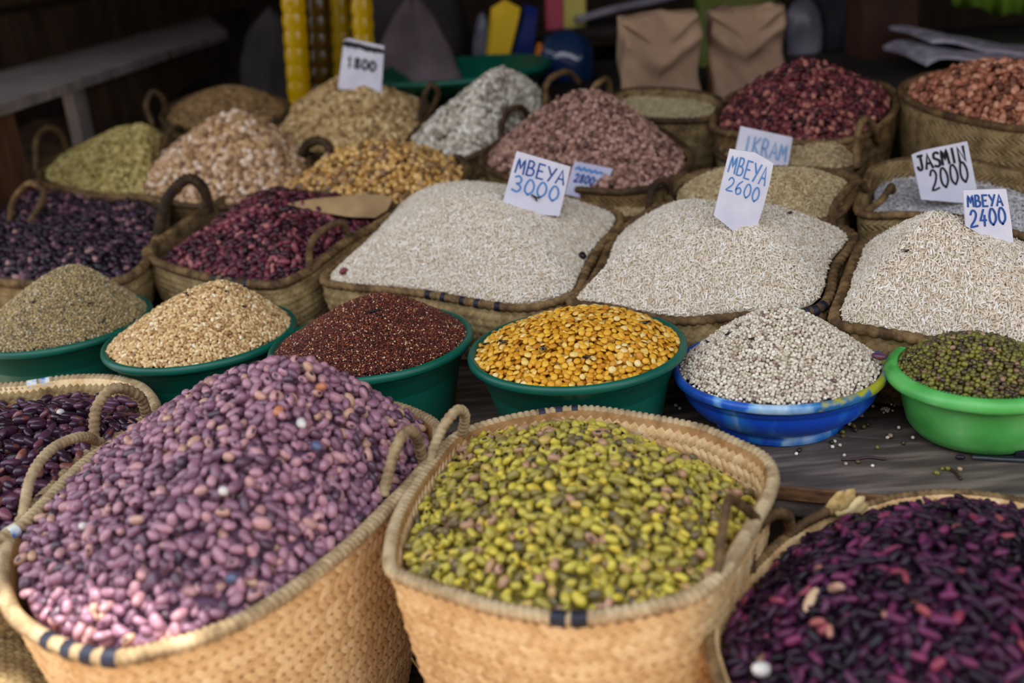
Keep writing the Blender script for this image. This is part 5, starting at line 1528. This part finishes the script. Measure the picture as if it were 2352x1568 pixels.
# weighing pan arm
A_, B_ = at_y(1325, 46, 2.38), at_y(1500, 2, 2.42)
path, _ = curve_points([A_, (A_ + B_) / 2 + np.array([0, 0, .003]), B_, B_ + (B_ - A_) * .9], 30, False)
tag(link('metal_bar', mesh('metal_bar', *rope(path, .008, False, 8, 1, 0, 2.2)), noise_mat('steel_dull', [(.3, srgb(110, 104, 116)), (.7, srgb(160, 152, 166))], 20, rough=.3)), 'dull steel bar slanting above the first paper bag', 'bar')
# folded newspapers behind the nuts
M_NEWS = noise_mat('newsprint', [(.3, srgb(120, 114, 128)), (.7, srgb(186, 178, 192))], 40, (1, 1, 6), rough=.7)
for k, (pts, y, lb) in enumerate((([(2128, 152), (2180, 138), (2360, 150), (2480, 165)], 1.80, 'folded newspaper lying lowest behind the brown nuts'), ([(2140, 100), (2200, 104), (2360, 135), (2480, 150)], 1.86, 'folded newspaper with upturned corner above the brown nuts'))):
    W = [at_y(x, yy, y + .002 * i) for i, (x, yy) in enumerate(pts)]
    path, _ = curve_points(W, 24, False); V, Fc = [], []
    for i, p_ in enumerate(path):
        for (dy, dz) in ((0, 0), (0, .006), (.10, .012), (.20, .010), (.20, .004), (.10, .006)): V.append(p_ + np.array([0, dy, dz + .002 * math.sin(i * .6)]))
    for i in range(len(path) - 1):
        for j in range(6): Fc.append((i * 6 + j, i * 6 + (j + 1) % 6, (i + 1) * 6 + (j + 1) % 6, (i + 1) * 6 + j))
    Fc += [tuple(range(5, -1, -1)), tuple((len(path) - 1) * 6 + j for j in range(6))]
    tag(link('newspaper', mesh('newspaper', V, Fc), M_NEWS, None, False), lb, 'newspaper')
# post and hanging cloth
pp = at_y(2040, 190, 2.1)
tag(slab('wooden_post', [(pp[0] - .05, 2.1), (pp[0] + .05, 2.1), (pp[0] + .05, 2.2), (pp[0] - .05, 2.2)], TABLE + .1855, 1.93, noise_mat('post_wood', [(.3, srgb(44, 24, 16)), (.7, srgb(74, 44, 30))], 10, rough=.8)), 'dark brown post behind the brown nuts', 'post')
V, Fc = [], []
for i in range(30):
    for j in range(10):
        p_ = at_y(2190 + i * 10, 8 + 28 * min(1, i / 12) + 6 * math.sin(i * .8) - j * 52, 2.3 + .02 * math.sin(i * .9 + j * .2)); V.append(p_)
for i in range(29):
    for j in range(9): Fc.append((i * 10 + j, (i + 1) * 10 + j, (i + 1) * 10 + j + 1, i * 10 + j + 1))
cl = tag(link('hanging_cloth', mesh('hanging_cloth', V, Fc), plain('cloth_lime', srgb(120, 160, 40), .8)), 'lime green cloth hanging in the upper rear corner', 'cloth')
md = cl.modifiers.new('thickness', 'SOLIDIFY'); md.thickness = .003
ta = at_y(2150, -458, 2.3); pth, _ = curve_points([np.array([pp[0] + .05, 2.2, ta[2]]), np.array([ta[0] + .1, 2.3, ta[2]]), np.array([ta[0] + 1.2, 2.36, ta[2] + .02])], 24, False)
tag(link('hanging_pole', mesh('hanging_pole', *rope(pth, .012, False, 10, 1, 0)), M_WOOD_DARK), 'dark pole from the post that carries the lime cloth', 'pole')
# red scrap beside the millet bowl
sack('red_rag', 'crumpled red rag beside the end bowl', 'rag', 0, 690, 70, 50, on_deck(0, 690, .03)[1], plain('rag_red', srgb(190, 60, 70), .7), 11)
